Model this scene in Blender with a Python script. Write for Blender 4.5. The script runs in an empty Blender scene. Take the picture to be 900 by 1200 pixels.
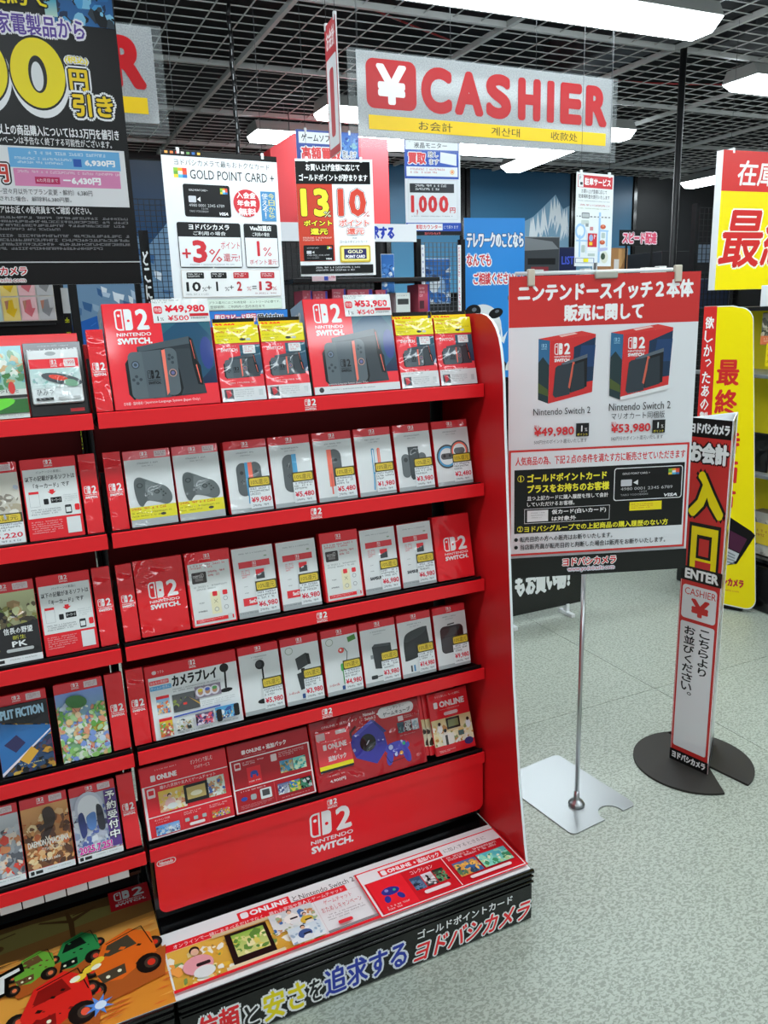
import bpy, bmesh, math, random
import numpy as np
from mathutils import Matrix, Vector

S = bpy.context.scene
COL = S.collection
R = math.radians

# ------------------------------------------------------------------ camera
CAM_H = 1.546
F_PX, PITCH, ROLL, YAW = 929.372, R(14.0369), R(-1.90018), R(24.54462)
fw = Vector((math.sin(YAW) * math.cos(PITCH), math.cos(YAW) * math.cos(PITCH), -math.sin(PITCH)))
r0 = Vector((math.cos(YAW), -math.sin(YAW), 0)); u0 = r0.cross(fw)
rt = r0 * math.cos(ROLL) + u0 * math.sin(ROLL)
up = -r0 * math.sin(ROLL) + u0 * math.cos(ROLL)
cd = bpy.data.cameras.new('camera'); cam = bpy.data.objects.new('camera', cd); COL.objects.link(cam)
cd.sensor_fit = 'VERTICAL'; cd.sensor_height = 36.0; cd.lens = F_PX / 1200 * 36.0
cd.clip_start = 0.02; cd.clip_end = 100
M = Matrix.Identity(4)
for i in range(3):
    M[i][0] = rt[i]; M[i][1] = up[i]; M[i][2] = -fw[i]
M[0][3], M[1][3], M[2][3] = 0, 0, CAM_H
cam.matrix_world = M
S.camera = cam

# ------------------------------------------------------------------ world, exposure
S.view_settings.view_transform = 'Standard'; S.view_settings.look = 'None'
S.view_settings.gamma = 1; S.view_settings.use_curve_mapping = False
S.view_settings.exposure = 0.40
W = bpy.data.worlds.new('world'); S.world = W; W.use_nodes = True
bg = W.node_tree.nodes['Background']
bg.inputs[0].default_value = (0.92, 0.985, 1.0, 1); bg.inputs[1].default_value = 0.35

# ------------------------------------------------------------------ lamps (x0, x1, y, z, direction)
GRID_Z = 3.15
LAMP_W = 13.0          # emission of the diffusers
LAMPS = [  # centre x, centre y, length, rotation of the long axis
    (2.27, 3.69, 2.9, 0), (6.29, 4.43, 2.9, 0), (3.53, 6.95, 2.9, 0), (3.80, 6.05, 2.9, 0),
    (5.12, 7.15, 1.2, 82), (8.2, 7.60, 1.2, 90), (9.2, 6.05, 2.44, 0),
    (-0.6, 3.69, 2.44, 0), (-0.6, 0.9, 2.44, 0), (2.5, 0.9, 2.44, 0), (5.6, 1.3, 2.44, 0),
    (2.9, 2.25, 2.44, 0), (5.7, 2.5, 2.44, 0), (-0.6, -1.6, 2.44, 0), (2.5, -1.6, 2.44, 0), (5.6, -1.6, 2.44, 0), (-0.9, 6.4, 2.44, 0),  # first two on this line: unseen fill lamps added to brighten the floor
]

# ------------------------------------------------------------------ helpers
def lin(h):
    if not isinstance(h, str): return tuple(h) + (1.0,) if len(h) == 3 else tuple(h)
    h = h.lstrip('#'); o = []
    for i in (0, 2, 4):
        c = int(h[i:i + 2], 16) / 255
        o.append(c / 12.92 if c <= .04045 else ((c + .055) / 1.055) ** 2.4)
    return (*o, 1.0)

RED_GAIN = 1.4
def plin(h):
    r, g, b, a = lin(h)
    if r > 3 * max(g, b) and r > .2: r = min(.9, r * RED_GAIN)          # process red of the print shop
    if max(r, g, b) < .03: r, g, b = r * .4, g * .4, b * .4
    return (r, g, b, a)

_m = {}
def mat(name, col='#808080', rough=.5, metal=0, spec=.5, coat=0, alpha=1, trans=0, emit=None, es=0, ior=1.45):
    if name in _m: return _m[name]
    m = bpy.data.materials.new(name); m.use_nodes = True
    p = m.node_tree.nodes['Principled BSDF']
    p.inputs['Base Color'].default_value = lin(col); p.inputs['Roughness'].default_value = rough
    p.inputs['Metallic'].default_value = metal; p.inputs['Specular IOR Level'].default_value = spec
    p.inputs['Coat Weight'].default_value = coat; p.inputs['Coat Roughness'].default_value = .08
    p.inputs['Alpha'].default_value = alpha; p.inputs['Transmission Weight'].default_value = trans
    p.inputs['IOR'].default_value = ior
    if emit: p.inputs['Emission Color'].default_value = lin(emit); p.inputs['Emission Strength'].default_value = es
    _m[name] = m; return m

def nodes(m): return m.node_tree.nodes, m.node_tree.links, m.node_tree.nodes['Principled BSDF']

def grainy(m, c1, c2, scale=30, bump=.0, detail=4):
    n, l, p = nodes(m)
    t = n.new('ShaderNodeTexNoise'); t.inputs['Scale'].default_value = scale; t.inputs['Detail'].default_value = detail
    co = n.new('ShaderNodeTexCoord'); l.new(co.outputs['Object'], t.inputs['Vector'])
    r = n.new('ShaderNodeValToRGB'); r.color_ramp.elements[0].color = lin(c1); r.color_ramp.elements[1].color = lin(c2)
    r.color_ramp.elements[0].position = .35; r.color_ramp.elements[1].position = .65
    l.new(t.outputs['Fac'], r.inputs['Fac']); l.new(r.outputs['Color'], p.inputs['Base Color'])
    if bump:
        b = n.new('ShaderNodeBump'); b.inputs['Strength'].default_value = bump; b.inputs['Distance'].default_value = .002
        l.new(t.outputs['Fac'], b.inputs['Height']); l.new(b.outputs['Normal'], p.inputs['Normal'])
    return m

def ink(name, rough, coat=0, wav=0, wscale=14, dist=.012, spec=.3):
    m = mat(name, '#ffffff', rough, coat=coat, spec=spec); n, l, p = nodes(m)
    a = n.new('ShaderNodeVertexColor'); a.layer_name = 'Col'; l.new(a.outputs['Color'], p.inputs['Base Color'])
    if wav:   # the loose clear film round a package
        co = n.new('ShaderNodeTexCoord')
        t = n.new('ShaderNodeTexNoise'); t.inputs['Scale'].default_value = wscale; t.inputs['Detail'].default_value = 1.5
        t.inputs['Distortion'].default_value = .6
        l.new(co.outputs['Object'], t.inputs['Vector'])
        b = n.new('ShaderNodeBump'); b.inputs['Strength'].default_value = wav; b.inputs['Distance'].default_value = dist
        l.new(t.outputs['Fac'], b.inputs['Height']); l.new(b.outputs['Normal'], p.inputs['Coat Normal'])
    return m
INK_PAPER = ink('ink_on_paper', .6)
INK_SATIN = ink('ink_on_satin_board', .35)
INK_GLOSS = ink('ink_under_gloss', .3, coat=.6)
INK_FILM = ink('ink_under_clear_film', .4, coat=1.0, wav=.8, dist=.016)
INK_FILM2 = ink('ink_under_loose_film', .4, coat=1.0, wav=1.0, wscale=17, dist=.03)

M_RED = mat('red_lacquered_metal', '#ee1c26', .38, coat=.15)
M_REDIN = mat('deep_red_panel', '#cf161d', .42)
M_REDCARD = mat('red_glossy_card', '#dc1822', .3, coat=.5)
M_BLACK = mat('black_powder_metal', '#08080a', .6, spec=.3)
M_BLACKG = mat('black_gloss_plastic', '#0a0a0b', .22, coat=.3)
M_WHITE = mat('white_foam_board', '#e9ecee', .55)
M_WHITEP = mat('white_plastic', '#dfe3e4', .4)
M_STEEL = mat('brushed_steel', '#adb0b1', .3, metal=1)
M_CHROME = mat('polished_chrome', '#b8bbbd', .28, metal=1)
M_RUBBER = mat('black_rubber', '#26231f', .6)
M_YELLOW = mat('yellow_board', '#f2de08', .5)
M_WIRE = mat('dark_wire', '#3a3c3e', .5)

def link(name, me, parent=None, m=None):
    o = bpy.data.objects.new(name, me); COL.objects.link(o)
    if parent is not None: o.parent = parent
    if m is not None and me is not None and hasattr(me, 'materials'):
        for q in (m if isinstance(m, (list, tuple)) else [m]): me.materials.append(q)
    return o

def thing(name, label, cat, loc=(0, 0, 0), rot=(0, 0, 0), group=None):
    o = bpy.data.objects.new(name, None); COL.objects.link(o); o.empty_display_size = .05
    o.location = loc; o.rotation_euler = rot; o['label'] = label; o['category'] = cat
    if group: o['group'] = group
    return o

def tag(o, label, cat, group=None):
    o['label'] = label; o['category'] = cat
    if group: o['group'] = group
    return o

class MB:
    """collects solid shapes into ONE mesh"""
    def __init__(s): s.bm = bmesh.new()
    def box(s, x0, y0, z0, x1, y1, z1, bev=0, mi=0, rot=None, seg=2):
        vs = [s.bm.verts.new((x, y, z)) for x in (x0, x1) for y in (y0, y1) for z in (z0, z1)]
        fs = [s.bm.faces.new([vs[i] for i in q]) for q in ((0, 1, 3, 2), (4, 6, 7, 5), (0, 4, 5, 1), (2, 3, 7, 6), (0, 2, 6, 4), (1, 5, 7, 3))]
        for f in fs: f.material_index = mi
        if bev:
            es = list({e for f in fs for e in f.edges})
            r = bmesh.ops.bevel(s.bm, geom=es, offset=bev, segments=seg, affect='EDGES', profile=.5)
            for f in r['faces']: f.material_index = mi
            vs = list({v for f in r['faces'] for v in f.verts})
        if rot is not None:
            bmesh.ops.transform(s.bm, matrix=rot, verts=[v for v in vs if v.is_valid])
        return s
    def prism(s, pts, axis, a, b, mi=0, mi_side=None):
        """closed outline pts in the two other axes, extruded along axis from a to b"""
        def P(p, t): return {'x': (t, p[0], p[1]), 'y': (p[0], t, p[1]), 'z': (p[0], p[1], t)}[axis]
        A = [s.bm.verts.new(P(p, a)) for p in pts]; B = [s.bm.verts.new(P(p, b)) for p in pts]
        f = s.bm.faces.new(A); f.material_index = mi; f = s.bm.faces.new(B[::-1]); f.material_index = mi
        n = len(pts)
        for i in range(n):
            q = s.bm.faces.new((A[i], B[i], B[(i + 1) % n], A[(i + 1) % n])); q.material_index = mi if mi_side is None else mi_side
        return s
    def tube(s, p0, p1, r, n=10, r1=None, mi=0):
        p0 = Vector(p0); p1 = Vector(p1); d = (p1 - p0)
        if d.length < 1e-6: return s
        q = d.to_track_quat('Z', 'Y'); r1 = r if r1 is None else r1
        A = []; B = []
        for i in range(n):
            a = 2 * math.pi * i / n; v = Vector((math.cos(a), math.sin(a), 0))
            A.append(s.bm.verts.new(p0 + q @ (v * r))); B.append(s.bm.verts.new(p1 + q @ (v * r1)))
        for i in range(n):
            f = s.bm.faces.new((A[i], A[(i + 1) % n], B[(i + 1) % n], B[i])); f.material_index = mi; f.smooth = True
        f = s.bm.faces.new(A[::-1]); f.material_index = mi; f = s.bm.faces.new(B); f.material_index = mi
        return s
    def lathe(s, prof, c=(0, 0, 0), n=24, mi=0):
        c = Vector(c); rings = []
        for r, z in prof: rings.append([s.bm.verts.new(c + Vector((r * math.cos(2 * math.pi * i / n), r * math.sin(2 * math.pi * i / n), z))) for i in range(n)])
        for a, b in zip(rings, rings[1:]):
            for i in range(n):
                f = s.bm.faces.new((a[i], a[(i + 1) % n], b[(i + 1) % n], b[i])); f.smooth = True; f.material_index = mi
        s.bm.faces.new(rings[0][::-1]); s.bm.faces.new(rings[-1]); return s
    def mesh(s, name):
        bmesh.ops.recalc_face_normals(s.bm, faces=s.bm.faces[:])
        me = bpy.data.meshes.new(name); s.bm.to_mesh(me); s.bm.free(); return me
    def put(s, name, m, parent=None): return link(name, s.mesh(name), parent, m)

# --- text outlines from the built-in font, cached as triangles in the ink box
_g = {}
def glyphs(t, res):
    k = (t, res)
    if k not in _g:
        cu = bpy.data.curves.new('t', 'FONT'); cu.body = t; cu.size = 1; cu.resolution_u = res
        ob = bpy.data.objects.new('t', cu); me = bpy.data.meshes.new_from_object(ob)
        n = len(me.vertices); v = np.zeros(n * 3, np.float32); me.vertices.foreach_get('co', v); v = v.reshape(-1, 3)[:, :2]
        fs = [tuple(p.vertices) for p in me.polygons]
        bpy.data.objects.remove(ob); bpy.data.curves.remove(cu); bpy.data.meshes.remove(me)
        if n == 0: v = np.zeros((1, 2), np.float32)
        lo = v.min(0); hi = v.max(0); d = np.maximum(hi - lo, 1e-4)
        _g[k] = ((v - lo) / d, fs, float(d[0] / d[1]))
    return _g[k]

class Cv:
    """flat print on a face: u to the right, v downward, both 0..1; every call lies a hair proud of the one before"""
    def __init__(s, w, h, ep=2.5e-5): s.w = w; s.h = h; s.V = []; s.F = []; s.C = []; s.n = 0; s.z = 1e-4; s.ep = ep
    def _add(s, uv, faces, col, z=None):
        uv = np.asarray(uv, float); k = len(uv)
        x = (uv[:, 0] - .5) * s.w; y = (.5 - uv[:, 1]) * s.h
        s.V.append(np.column_stack([x, y, np.full(k, s.z if z is None else z)]))
        s.F += [tuple(i + s.n for i in f) for f in faces]
        c = np.asarray(col, float)
        s.C.append(np.tile(c, (k, 1)) if c.ndim == 1 else c); s.n += k
    def poly(s, pts, col):
        s.z += s.ep; s._add(pts, [tuple(range(len(pts)))[::-1]], plin(col)); return s
    def blob(s, pts, col, n=5):
        """closed soft outline through pts"""
        p = []; m_ = len(pts)
        for i in range(m_):
            p0, p1, p2, p3 = (np.array(pts[(i + k) % m_], float) for k in (-1, 0, 1, 2))
            for j in range(n):
                t = j / n; p.append(tuple(.5 * (2 * p1 + (p2 - p0) * t + (2 * p0 - 5 * p1 + 4 * p2 - p3) * t * t + (3 * p1 - p0 - 3 * p2 + p3) * t ** 3)))
        return s.poly(p, col)
    def rect(s, a, b, c, d, col): return s.poly([(a, b), (c, b), (c, d), (a, d)], col)
    def grad(s, a, b, c, d, c0, c1, hor=False):
        s.z += s.ep; c0 = plin(c0); c1 = plin(c1)
        s._add([(a, b), (c, b), (c, d), (a, d)], [(3, 2, 1, 0)], [c0, c1, c1, c0] if hor else [c0, c0, c1, c1]); return s
    def rrect(s, a, b, c, d, col, r=.1, n=5):
        """r is a share of the shorter side"""
        r = min(r, .499); W_, H_ = (c - a) * s.w, (d - b) * s.h; q = r * min(W_, H_); ru, rv = q / s.w, q / s.h; p = []
        for cx, cy, a0 in ((c - ru, b + rv, -90), (c - ru, d - rv, 0), (a + ru, d - rv, 90), (a + ru, b + rv, 180)):
            for i in range(n + 1):
                t = R(a0 + 90 * i / n); p.append((cx + ru * math.cos(t), cy + rv * math.sin(t)))
        return s.poly(p, col)
    def frame(s, a, b, c, d, col, t, inner, r=.06):
        """outlined box; t in metres"""
        s.rrect(a, b, c, d, col, r); return s.rrect(a + t / s.w, b + t / s.h, c - t / s.w, d - t / s.h, inner, r)
    def lines(s, a, b, c, d, col, t=.0008):
        s.rect(a, b, c, b + t / s.h, col); s.rect(a, d - t / s.h, c, d, col); s.rect(a, b, a + t / s.w, d, col); return s.rect(c - t / s.w, b, c, d, col)
    def ell(s, cx, cy, rx, ry, col, n=20, rot=0):
        """radii in metres"""
        p = []
        for i in range(n):
            t = 2 * math.pi * i / n; x = rx * math.cos(t); y = ry * math.sin(t); q = R(rot)
            p.append((cx + (x * math.cos(q) - y * math.sin(q)) / s.w, cy + (x * math.sin(q) + y * math.cos(q)) / s.h))
        return s.poly(p, col)
    def bar(s, x0, y0, x1, y1, t, col):
        """straight stroke, t = width in metres"""
        dx = (x1 - x0) * s.w; dy = (y1 - y0) * s.h; L = math.hypot(dx, dy) or 1; nx = -dy / L * t / 2 / s.w; ny = dx / L * t / 2 / s.h
        return s.poly([(x0 + nx, y0 + ny), (x0 - nx, y0 - ny), (x1 - nx, y1 - ny), (x1 + nx, y1 + ny)][::-1], col)
    def text(s, t, a, b, c, d, col, bo=.0, out=None, ow=.1, res=2, skew=0, out2=None, ow2=.18, rise=0):
        if res < 2 and any(ch in '0123456789OCSGDQ' for ch in t): res = 2
        v, fs, asp = glyphs(t, res)
        hm = (d - b) * s.h; bw = (c - a) * s.w
        if bw > asp * hm * 1.7: q_ = (bw - asp * hm * 1.5) / 2 / s.w; a += q_; c -= q_
        def lay(col_, r, n):
            s.z += s.ep
            ins = bo * hm
            u0_, v0_ = a + ins / s.w, b + ins / s.h; u1_, v1_ = c - ins / s.w, d - ins / s.h
            X = u0_ + v[:, 0] * (u1_ - u0_) + (v[:, 1] - .5) * skew * hm / s.w
            Y = v1_ - v[:, 1] * (v1_ - v0_) - v[:, 0] * rise
            if r > .045 * hm and col_ == col: n = 10
            if r > .9 * .0035 and n > 8: n = 14
            ring = [(0, 0)] if r <= 0 else ([(0, 0)] if n > 5 else []) + [(math.cos(2 * math.pi * i / n + .4) * r, math.sin(2 * math.pi * i / n + .4) * r) for i in range(n)]
            for dx, dy in ring: s.z += 1.2e-5; s._add(np.column_stack([X + dx / s.w, Y + dy / s.h]), fs, plin(col_))
        if out2: lay(out2, (bo + ow2) * hm, 10)
        if out: lay(out, (bo + ow) * hm, 8)
        lay(col, bo * hm, 4)
        return s
    def vert(s, t, a, b, c, d, col, **k):
        """characters one under another"""
        n = len(t)
        for i, ch in enumerate(t):
            h = (d - b) / n; y0 = b + i * h
            if ch == ' ': continue
            aa, cc, yy, hh = a, c, y0 + h * .06, h * .88
            if ch in 'ー|': aa, cc = a + (c - a) * .42, c - (c - a) * .42
            if ch in '。、': aa, cc, yy, hh = a + (c - a) * .6, c, y0, h * .35
            if ch in 'っゃ': aa, cc, yy, hh = a + (c - a) * .25, c, y0 + h * .12, h * .6
            s.text(ch, aa, yy, cc, yy + hh, col, **k)
        return s
    def micro(s, a, b, c, d, rows, col, seed=1, fill=.5, dense=.85):
        """lines of print too small to read: tiny strokes in character cells"""
        rnd = random.Random(seed); s.z += s.ep; h = (d - b) / rows; fill = min(.72, fill * 1.25); V = []; F = []
        def q(x0, y0, x1, y1): k = len(V); V.extend([(x0, y0), (x1, y0), (x1, y1), (x0, y1)]); F.append((k + 3, k + 2, k + 1, k))
        for r_ in range(rows):
            y = b + r_ * h; x = a; end = a + (c - a) * (1 if r_ < rows - 1 or rows == 1 else rnd.uniform(.5, .95)); H_ = h * fill; cw = H_ * s.h / s.w * .92
            if (end - x) / cw > 60: cw = (end - x) / 60
            while x + cw * .8 < end:
                if rnd.random() < dense:
                    st = rnd.sample(range(6), 3); w_ = cw * .84
                    for k in st:
                        if k < 3: q(x, y + H_ * (.02 + .38 * k), x + w_, y + H_ * (.20 + .38 * k))
                        else: q(x + w_ * (.0 + .40 * (k - 3)), y, x + w_ * (.2 + .40 * (k - 3)), y + H_)
                x += cw
        if V: s._add(V, F, plin(col))
        return s
    def art(s, a, b, c, d, pal, seed=1, n=40, size=.2, sky=None):
        """a busy picture of soft patches"""
        rnd = random.Random(seed); n = int(n * 2.6); size *= .62
        s.grad(a, b, c, d, *(sky or (pal[0], pal[1])))
        S_ = min((c - a) * s.w, (d - b) * s.h)
        for i in range(n):
            cx = rnd.uniform(a, c); cy = rnd.uniform(b + (d - b) * .2, d); q = S_ * size * rnd.uniform(.25, 1) * (1 - .5 * i / n); m_ = rnd.randint(5, 9); p = []
            st = rnd.uniform(.4, 1.6); ph = rnd.uniform(0, 6)
            for k in range(m_):
                t = 2 * math.pi * k / m_; rr = q * rnd.uniform(.6, 1.1)
                x = math.cos(t) * rr * st; y = math.sin(t) * rr
                x, y = x * math.cos(ph) - y * math.sin(ph), x * math.sin(ph) + y * math.cos(ph)
                p.append((min(max(cx + x / s.w, a), c), min(max(cy + y / s.h, b), d)))
            s.poly(p, rnd.choice(pal))
        return s
    def logo(s, a, b, c, d, col='#f2f2f2', hole='#d01f2a', words=True, n=6):
        """two controller halves, a big 2 and the two words beneath"""
        yb = b + (d - b) * (.60 if words else 1.0); w = c - a
        l0, l1, l2, l3 = a, a + w * .235, a + w * .275, a + w * .50
        t = .045 * w
        tv = t * s.w / s.h
        s.rrect(l0, b, l1 + t, yb, col, .42, n); s.rect(l1 - t * .9, b, l1 + t * 1.01, yb, hole)
        s.rrect(l0 + t, b + tv, l1, yb - tv, hole, .38, n); s.rect(l1 - t * 1.2, b, l1, yb, col); s.rect(l1 - t * 1.6, b + tv, l1 - t * .9, yb - tv, hole)
        s.rrect(l2, b, l3, yb, col, .42, n); s.rect(l2, b, l2 + t * 2.2, yb, col)
        r_ = w * .04 * s.w
        s.ell((l0 + l1) / 2 + t * .1, b + (yb - b) * .3, r_, r_, col, 12); s.ell((l2 + l3) / 2, b + (yb - b) * .55, r_, r_, hole, 12)
        s.text('2', a + w * .60, b, a + w * .98, yb, col, bo=.045, res=3)
        if words:
            s.text('NINTENDO', a, b + (d - b) * .67, c, b + (d - b) * .77, col, bo=.03, res=2)
            s.text('SWITCH.', a, b + (d - b) * .82, c, d, col, bo=.07, res=2)
        return s
    def build(s, name, parent, m=INK_SATIN, face='front', off=(0, 0, 0), bend=None):
        V = np.vstack(s.V)
        if bend: V = bend(V)
        x, y, z = V[:, 0].copy(), V[:, 1].copy(), V[:, 2].copy()
        if face == 'front': P = np.column_stack([x, -z, y])
        elif face == 'top': P = np.column_stack([x, y, z])
        elif face == 'left': P = np.column_stack([-z, -x, y])
        elif face == 'right': P = np.column_stack([z, x, y])
        elif face == 'back': P = np.column_stack([-x, z, y])
        P = P + np.array(off)
        me = bpy.data.meshes.new(name)
        me.from_pydata(P.tolist(), [], s.F)
        ca = me.color_attributes.new('Col', 'FLOAT_COLOR', 'POINT')
        ca.data.foreach_set('color', np.vstack(s.C).astype(np.float32).ravel())
        return link(name, me, parent, m)

def yen(cv, price, a, b, c, d, col='#cf1430', bo=.05): return cv.text('¥' + price, a, b, c, d, col, bo=bo)
YOD = 'ヨドバシカメラ'
# ================================================================== the room
def struct(name, me, m, parent=None):
    o = link(name, me, parent, m)
    if parent is None: o['kind'] = 'structure'
    return o

m = mat('speckled_vinyl', '#a9b0ad', .42); n, l, p = nodes(m)
co = n.new('ShaderNodeTexCoord'); mp = n.new('ShaderNodeMapping'); mp.inputs['Scale'].default_value = (1.0, 1.5, 1)
l.new(co.outputs['Object'], mp.inputs['Vector'])
t1 = n.new('ShaderNodeTexNoise'); t1.inputs['Scale'].default_value = 100; t1.inputs['Detail'].default_value = 2.5; t1.inputs['Distortion'].default_value = .8
t2 = n.new('ShaderNodeTexNoise'); t2.inputs['Scale'].default_value = 1.3; t2.inputs['Detail'].default_value = 3
for t in (t1, t2): l.new(mp.outputs['Vector'], t.inputs['Vector'])
rp = n.new('ShaderNodeValToRGB'); e = rp.color_ramp.elements
e[0].position = .42; e[0].color = lin('#899084'); e[1].position = .56; e[1].color = lin('#acb3a7')
e2 = e.new(.49); e2.color = lin('#9da498')
l.new(t1.outputs['Fac'], rp.inputs['Fac'])
mx = n.new('ShaderNodeMixRGB'); mx.blend_type = 'MULTIPLY'; mx.inputs[0].default_value = .25
r2 = n.new('ShaderNodeValToRGB'); r2.color_ramp.elements[0].color = (.7, .7, .68, 1); r2.color_ramp.elements[0].position = .3; r2.color_ramp.elements[1].position = .7
l.new(t2.outputs['Fac'], r2.inputs['Fac']); l.new(rp.outputs['Color'], mx.inputs[1]); l.new(r2.outputs['Color'], mx.inputs[2])
l.new(mx.outputs[0], p.inputs['Base Color'])
M_FLOOR = m
# the vinyl lies in wide sheets with hairline joints between them
fl = MB(); fl.box(-6, -5, -.12, 12, 8.6, -.004)
floor = struct('floor', fl.mesh('floor'), mat('floor_joint', '#878e85', .6))
sheet = MB().box(.0012, .0012, -.004, 2.7488, 1.8188, 0).mesh('floor_sheet'); sheet.materials.append(M_FLOOR)
for i in range(7):
    for j in range(8):
        x, y = -6 + i * 2.75 - .12 * 0, -5 + 1.82 * j
        if x > 11.5 or y > 8.5: continue
        o = link('floor_sheet', sheet, floor); o.location = (x, y, 0)

M_PLENUM = grainy(mat('dark_plenum', '#17171a', .8), '#0e0e10', '#242427', 3)
c = MB(); c.box(-6, -5, 4.05, 12, 8.6, 4.15)
ceiling = struct('ceiling', c.mesh('ceiling'), M_PLENUM)
M_GRID = mat('grid_paint', '#a5a6a4', .55)
gx0, gx1, gy0, gy1 = -3.0, 10.8, .4, 8.55
wy = MB().box(-.0028, gy0, -.0028, .0028, gy1, .0028).mesh('grid_wire_long'); wy.materials.append(M_GRID)
wx = MB().box(gx0, -.0028, -.0028, gx1, .0028, .0028).mesh('grid_wire_cross'); wx.materials.append(M_GRID)
by = MB().box(-.013, gy0, -.016, .013, gy1, .016).mesh('grid_bar_long'); by.materials.append(M_GRID)
bx = MB().box(gx0, -.013, -.016, gx1, .013, .016).mesh('grid_bar_cross'); bx.materials.append(M_GRID)
for k in range(-4, 8):
    X = 1.59 + 1.29 * k
    if gx0 < X < gx1: o = link('grid_bar', by, ceiling); o.location = (X, 0, GRID_Z)
    for j in range(1, 7):
        q = X + 1.29 / 7 * j
        if gx0 < q < gx1: o = link('grid_wire', wy, ceiling); o.location = (q, 0, GRID_Z)
for k in range(-4, 5):
    Y = 4.355 + 1.22 * k
    if gy0 < Y < gy1: o = link('grid_bar', bx, ceiling); o.location = (0, Y, GRID_Z)
    for j in range(1, 10):
        q = Y + .122 * j
        if gy0 < q < gy1: o = link('grid_wire', wx, ceiling); o.location = (0, q, GRID_Z + .0056)

M_WALLD = grainy(mat('dark_wall_paint', '#0a0b0d', .6), '#08090b', '#0e1013', 2)
M_WALLL = mat('pale_wall_paint', '#9c9d9c', .7)
struct('wall_back', MB().box(-6, 8.6, 0, 12, 8.75, 4.15).mesh('wall_back'), M_WALLD)
struct('wall_left', MB().box(-6.15, -5, 0, -6, 8.6, 4.15).mesh('wall_left'), M_WALLL)
struct('wall_right', MB().box(12, -5, 0, 12.15, 8.6, 4.15).mesh('wall_right'), M_WALLL)

# services above the grid
M_DUCT = grainy(mat('duct_metal', '#4b4d50', .5, metal=.4), '#35373a', '#5a5c60', 4)
for i, (x0, y0, x1, y1, z, lab) in enumerate([
        (2.9, 4.6, 4.4, 5.0, 3.55, 'short grey duct above the ceiling grid behind the cashier sign'),
        (4.6, 3.4, 5.0, 6.4, 3.5, 'long grey duct running away above the grid by the hanging black cable'),
        (.7, 5.2, 1.2, 5.6, 3.6, 'small grey duct box above the grid over the point card poster'),
        (5.6, 5.0, 8.8, 5.5, 3.6, 'wide grey duct above the grid at the far right lamps')]):
    o = MB().box(x0, y0, z, x1, y1, z + .3, .02).put('ceiling_duct', M_DUCT); tag(o, lab, 'duct', 'ducts above the ceiling grid')
def cable(name, pts, r, m, label, cat='cable', group=None, n=6):
    b = MB()
    for a, c_ in zip(pts, pts[1:]): b.tube(a, c_, r, n)
    o = b.put(name, m); return tag(o, label, cat, group)
M_REDCABLE = mat('red_cable', '#9b2a2c', .5)
def sag(x0, y0, x1, y1, z, d, n=9): return [(x0 + (x1 - x0) * t / n, y0 + (y1 - y0) * t / n, z - d * math.sin(math.pi * t / n)) for t in range(n + 1)]
cable('ceiling_cable', sag(.5, 3.7, 3.0, 5.2, 3.32, .06), .006, M_REDCABLE, 'thin red cable sagging over the grid above the small number one sign', group='red cables over the grid')
cable('ceiling_cable', sag(3.4, 5.6, 6.6, 5.0, 3.32, .08), .006, M_REDCABLE, 'thin red cable lying over the grid by the far right lamps', group='red cables over the grid')

M_HOUSE = mat('lamp_housing', '#8d8f8c', .5)
M_TUBE = mat('lit_diffuser', '#ffffff', .5, emit='#eefaff', es=LAMP_W)
def lamp(L):
    h = L / 2
    b = MB().prism([(-.115, .075), (-.155, 0.0), (-.05, -.045), (.05, -.045), (.155, 0.0), (.115, .075)], 'x', -h, h)
    me1 = MB().prism([(-.115, .085), (-.155, .006), (.155, .006), (.115, .085)], 'x', -h, h).mesh('housing'); me1.materials.append(M_HOUSE)
    me2 = MB().prism([(-.15, .004), (-.075, -.055), (.075, -.055), (.15, .004)], 'x', -h, h).mesh('diffuser'); me2.materials.append(M_TUBE)
    me3 = MB().tube((-h * .8, 0, .085), (-h * .8, 0, .26), .006).tube((h * .8, 0, .085), (h * .8, 0, .26), .006).mesh('hanger'); me3.materials.append(M_WIRE)
    b.bm.free()
    return me1, me2, me3
_lm = {L: lamp(L) for L in (2.9, 2.44, 1.2)}
LL = ['big lit lamp nearest above the cashier sign at the frame top', 'lit lamp at the right edge beyond the black cable', 'small far lit lamp over the red lightbox', 'lit lamp behind the number one sign, its end past the cashier sign',
      'short lit lamp running away behind the parking poster', 'short lit lamp behind the red and yellow banner', 'lit lamp far right, out past the clearance banner']
NL = ['lit lamp above the black discount poster, over the frame', 'lit lamp over the left games stand', 'lit lamp over the main stand front', 'lit lamp over the aisle beside the entry pillar', 'added fill lamp out of view over the notice board', 'added fill lamp out of view over the yellow gondola', 'lit lamp behind the viewer over the left', 'lit lamp behind the viewer over the middle', 'lit lamp behind the viewer over the right', 'lit lamp far left behind the black poster']
for i, (x, y, L, a) in enumerate(LAMPS):
    t = thing('ceiling_lamp', LL[i] if i < 7 else NL[i - 7], 'ceiling lamp', (x, y, 3.035), (0, 0, R(a)), 'ceiling lamps' if i < 7 else 'ceiling lamps over the near shelves')
    for nm, me in zip(('housing', 'diffuser', 'hanger'), _lm[L]): link(nm, me, t)

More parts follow.
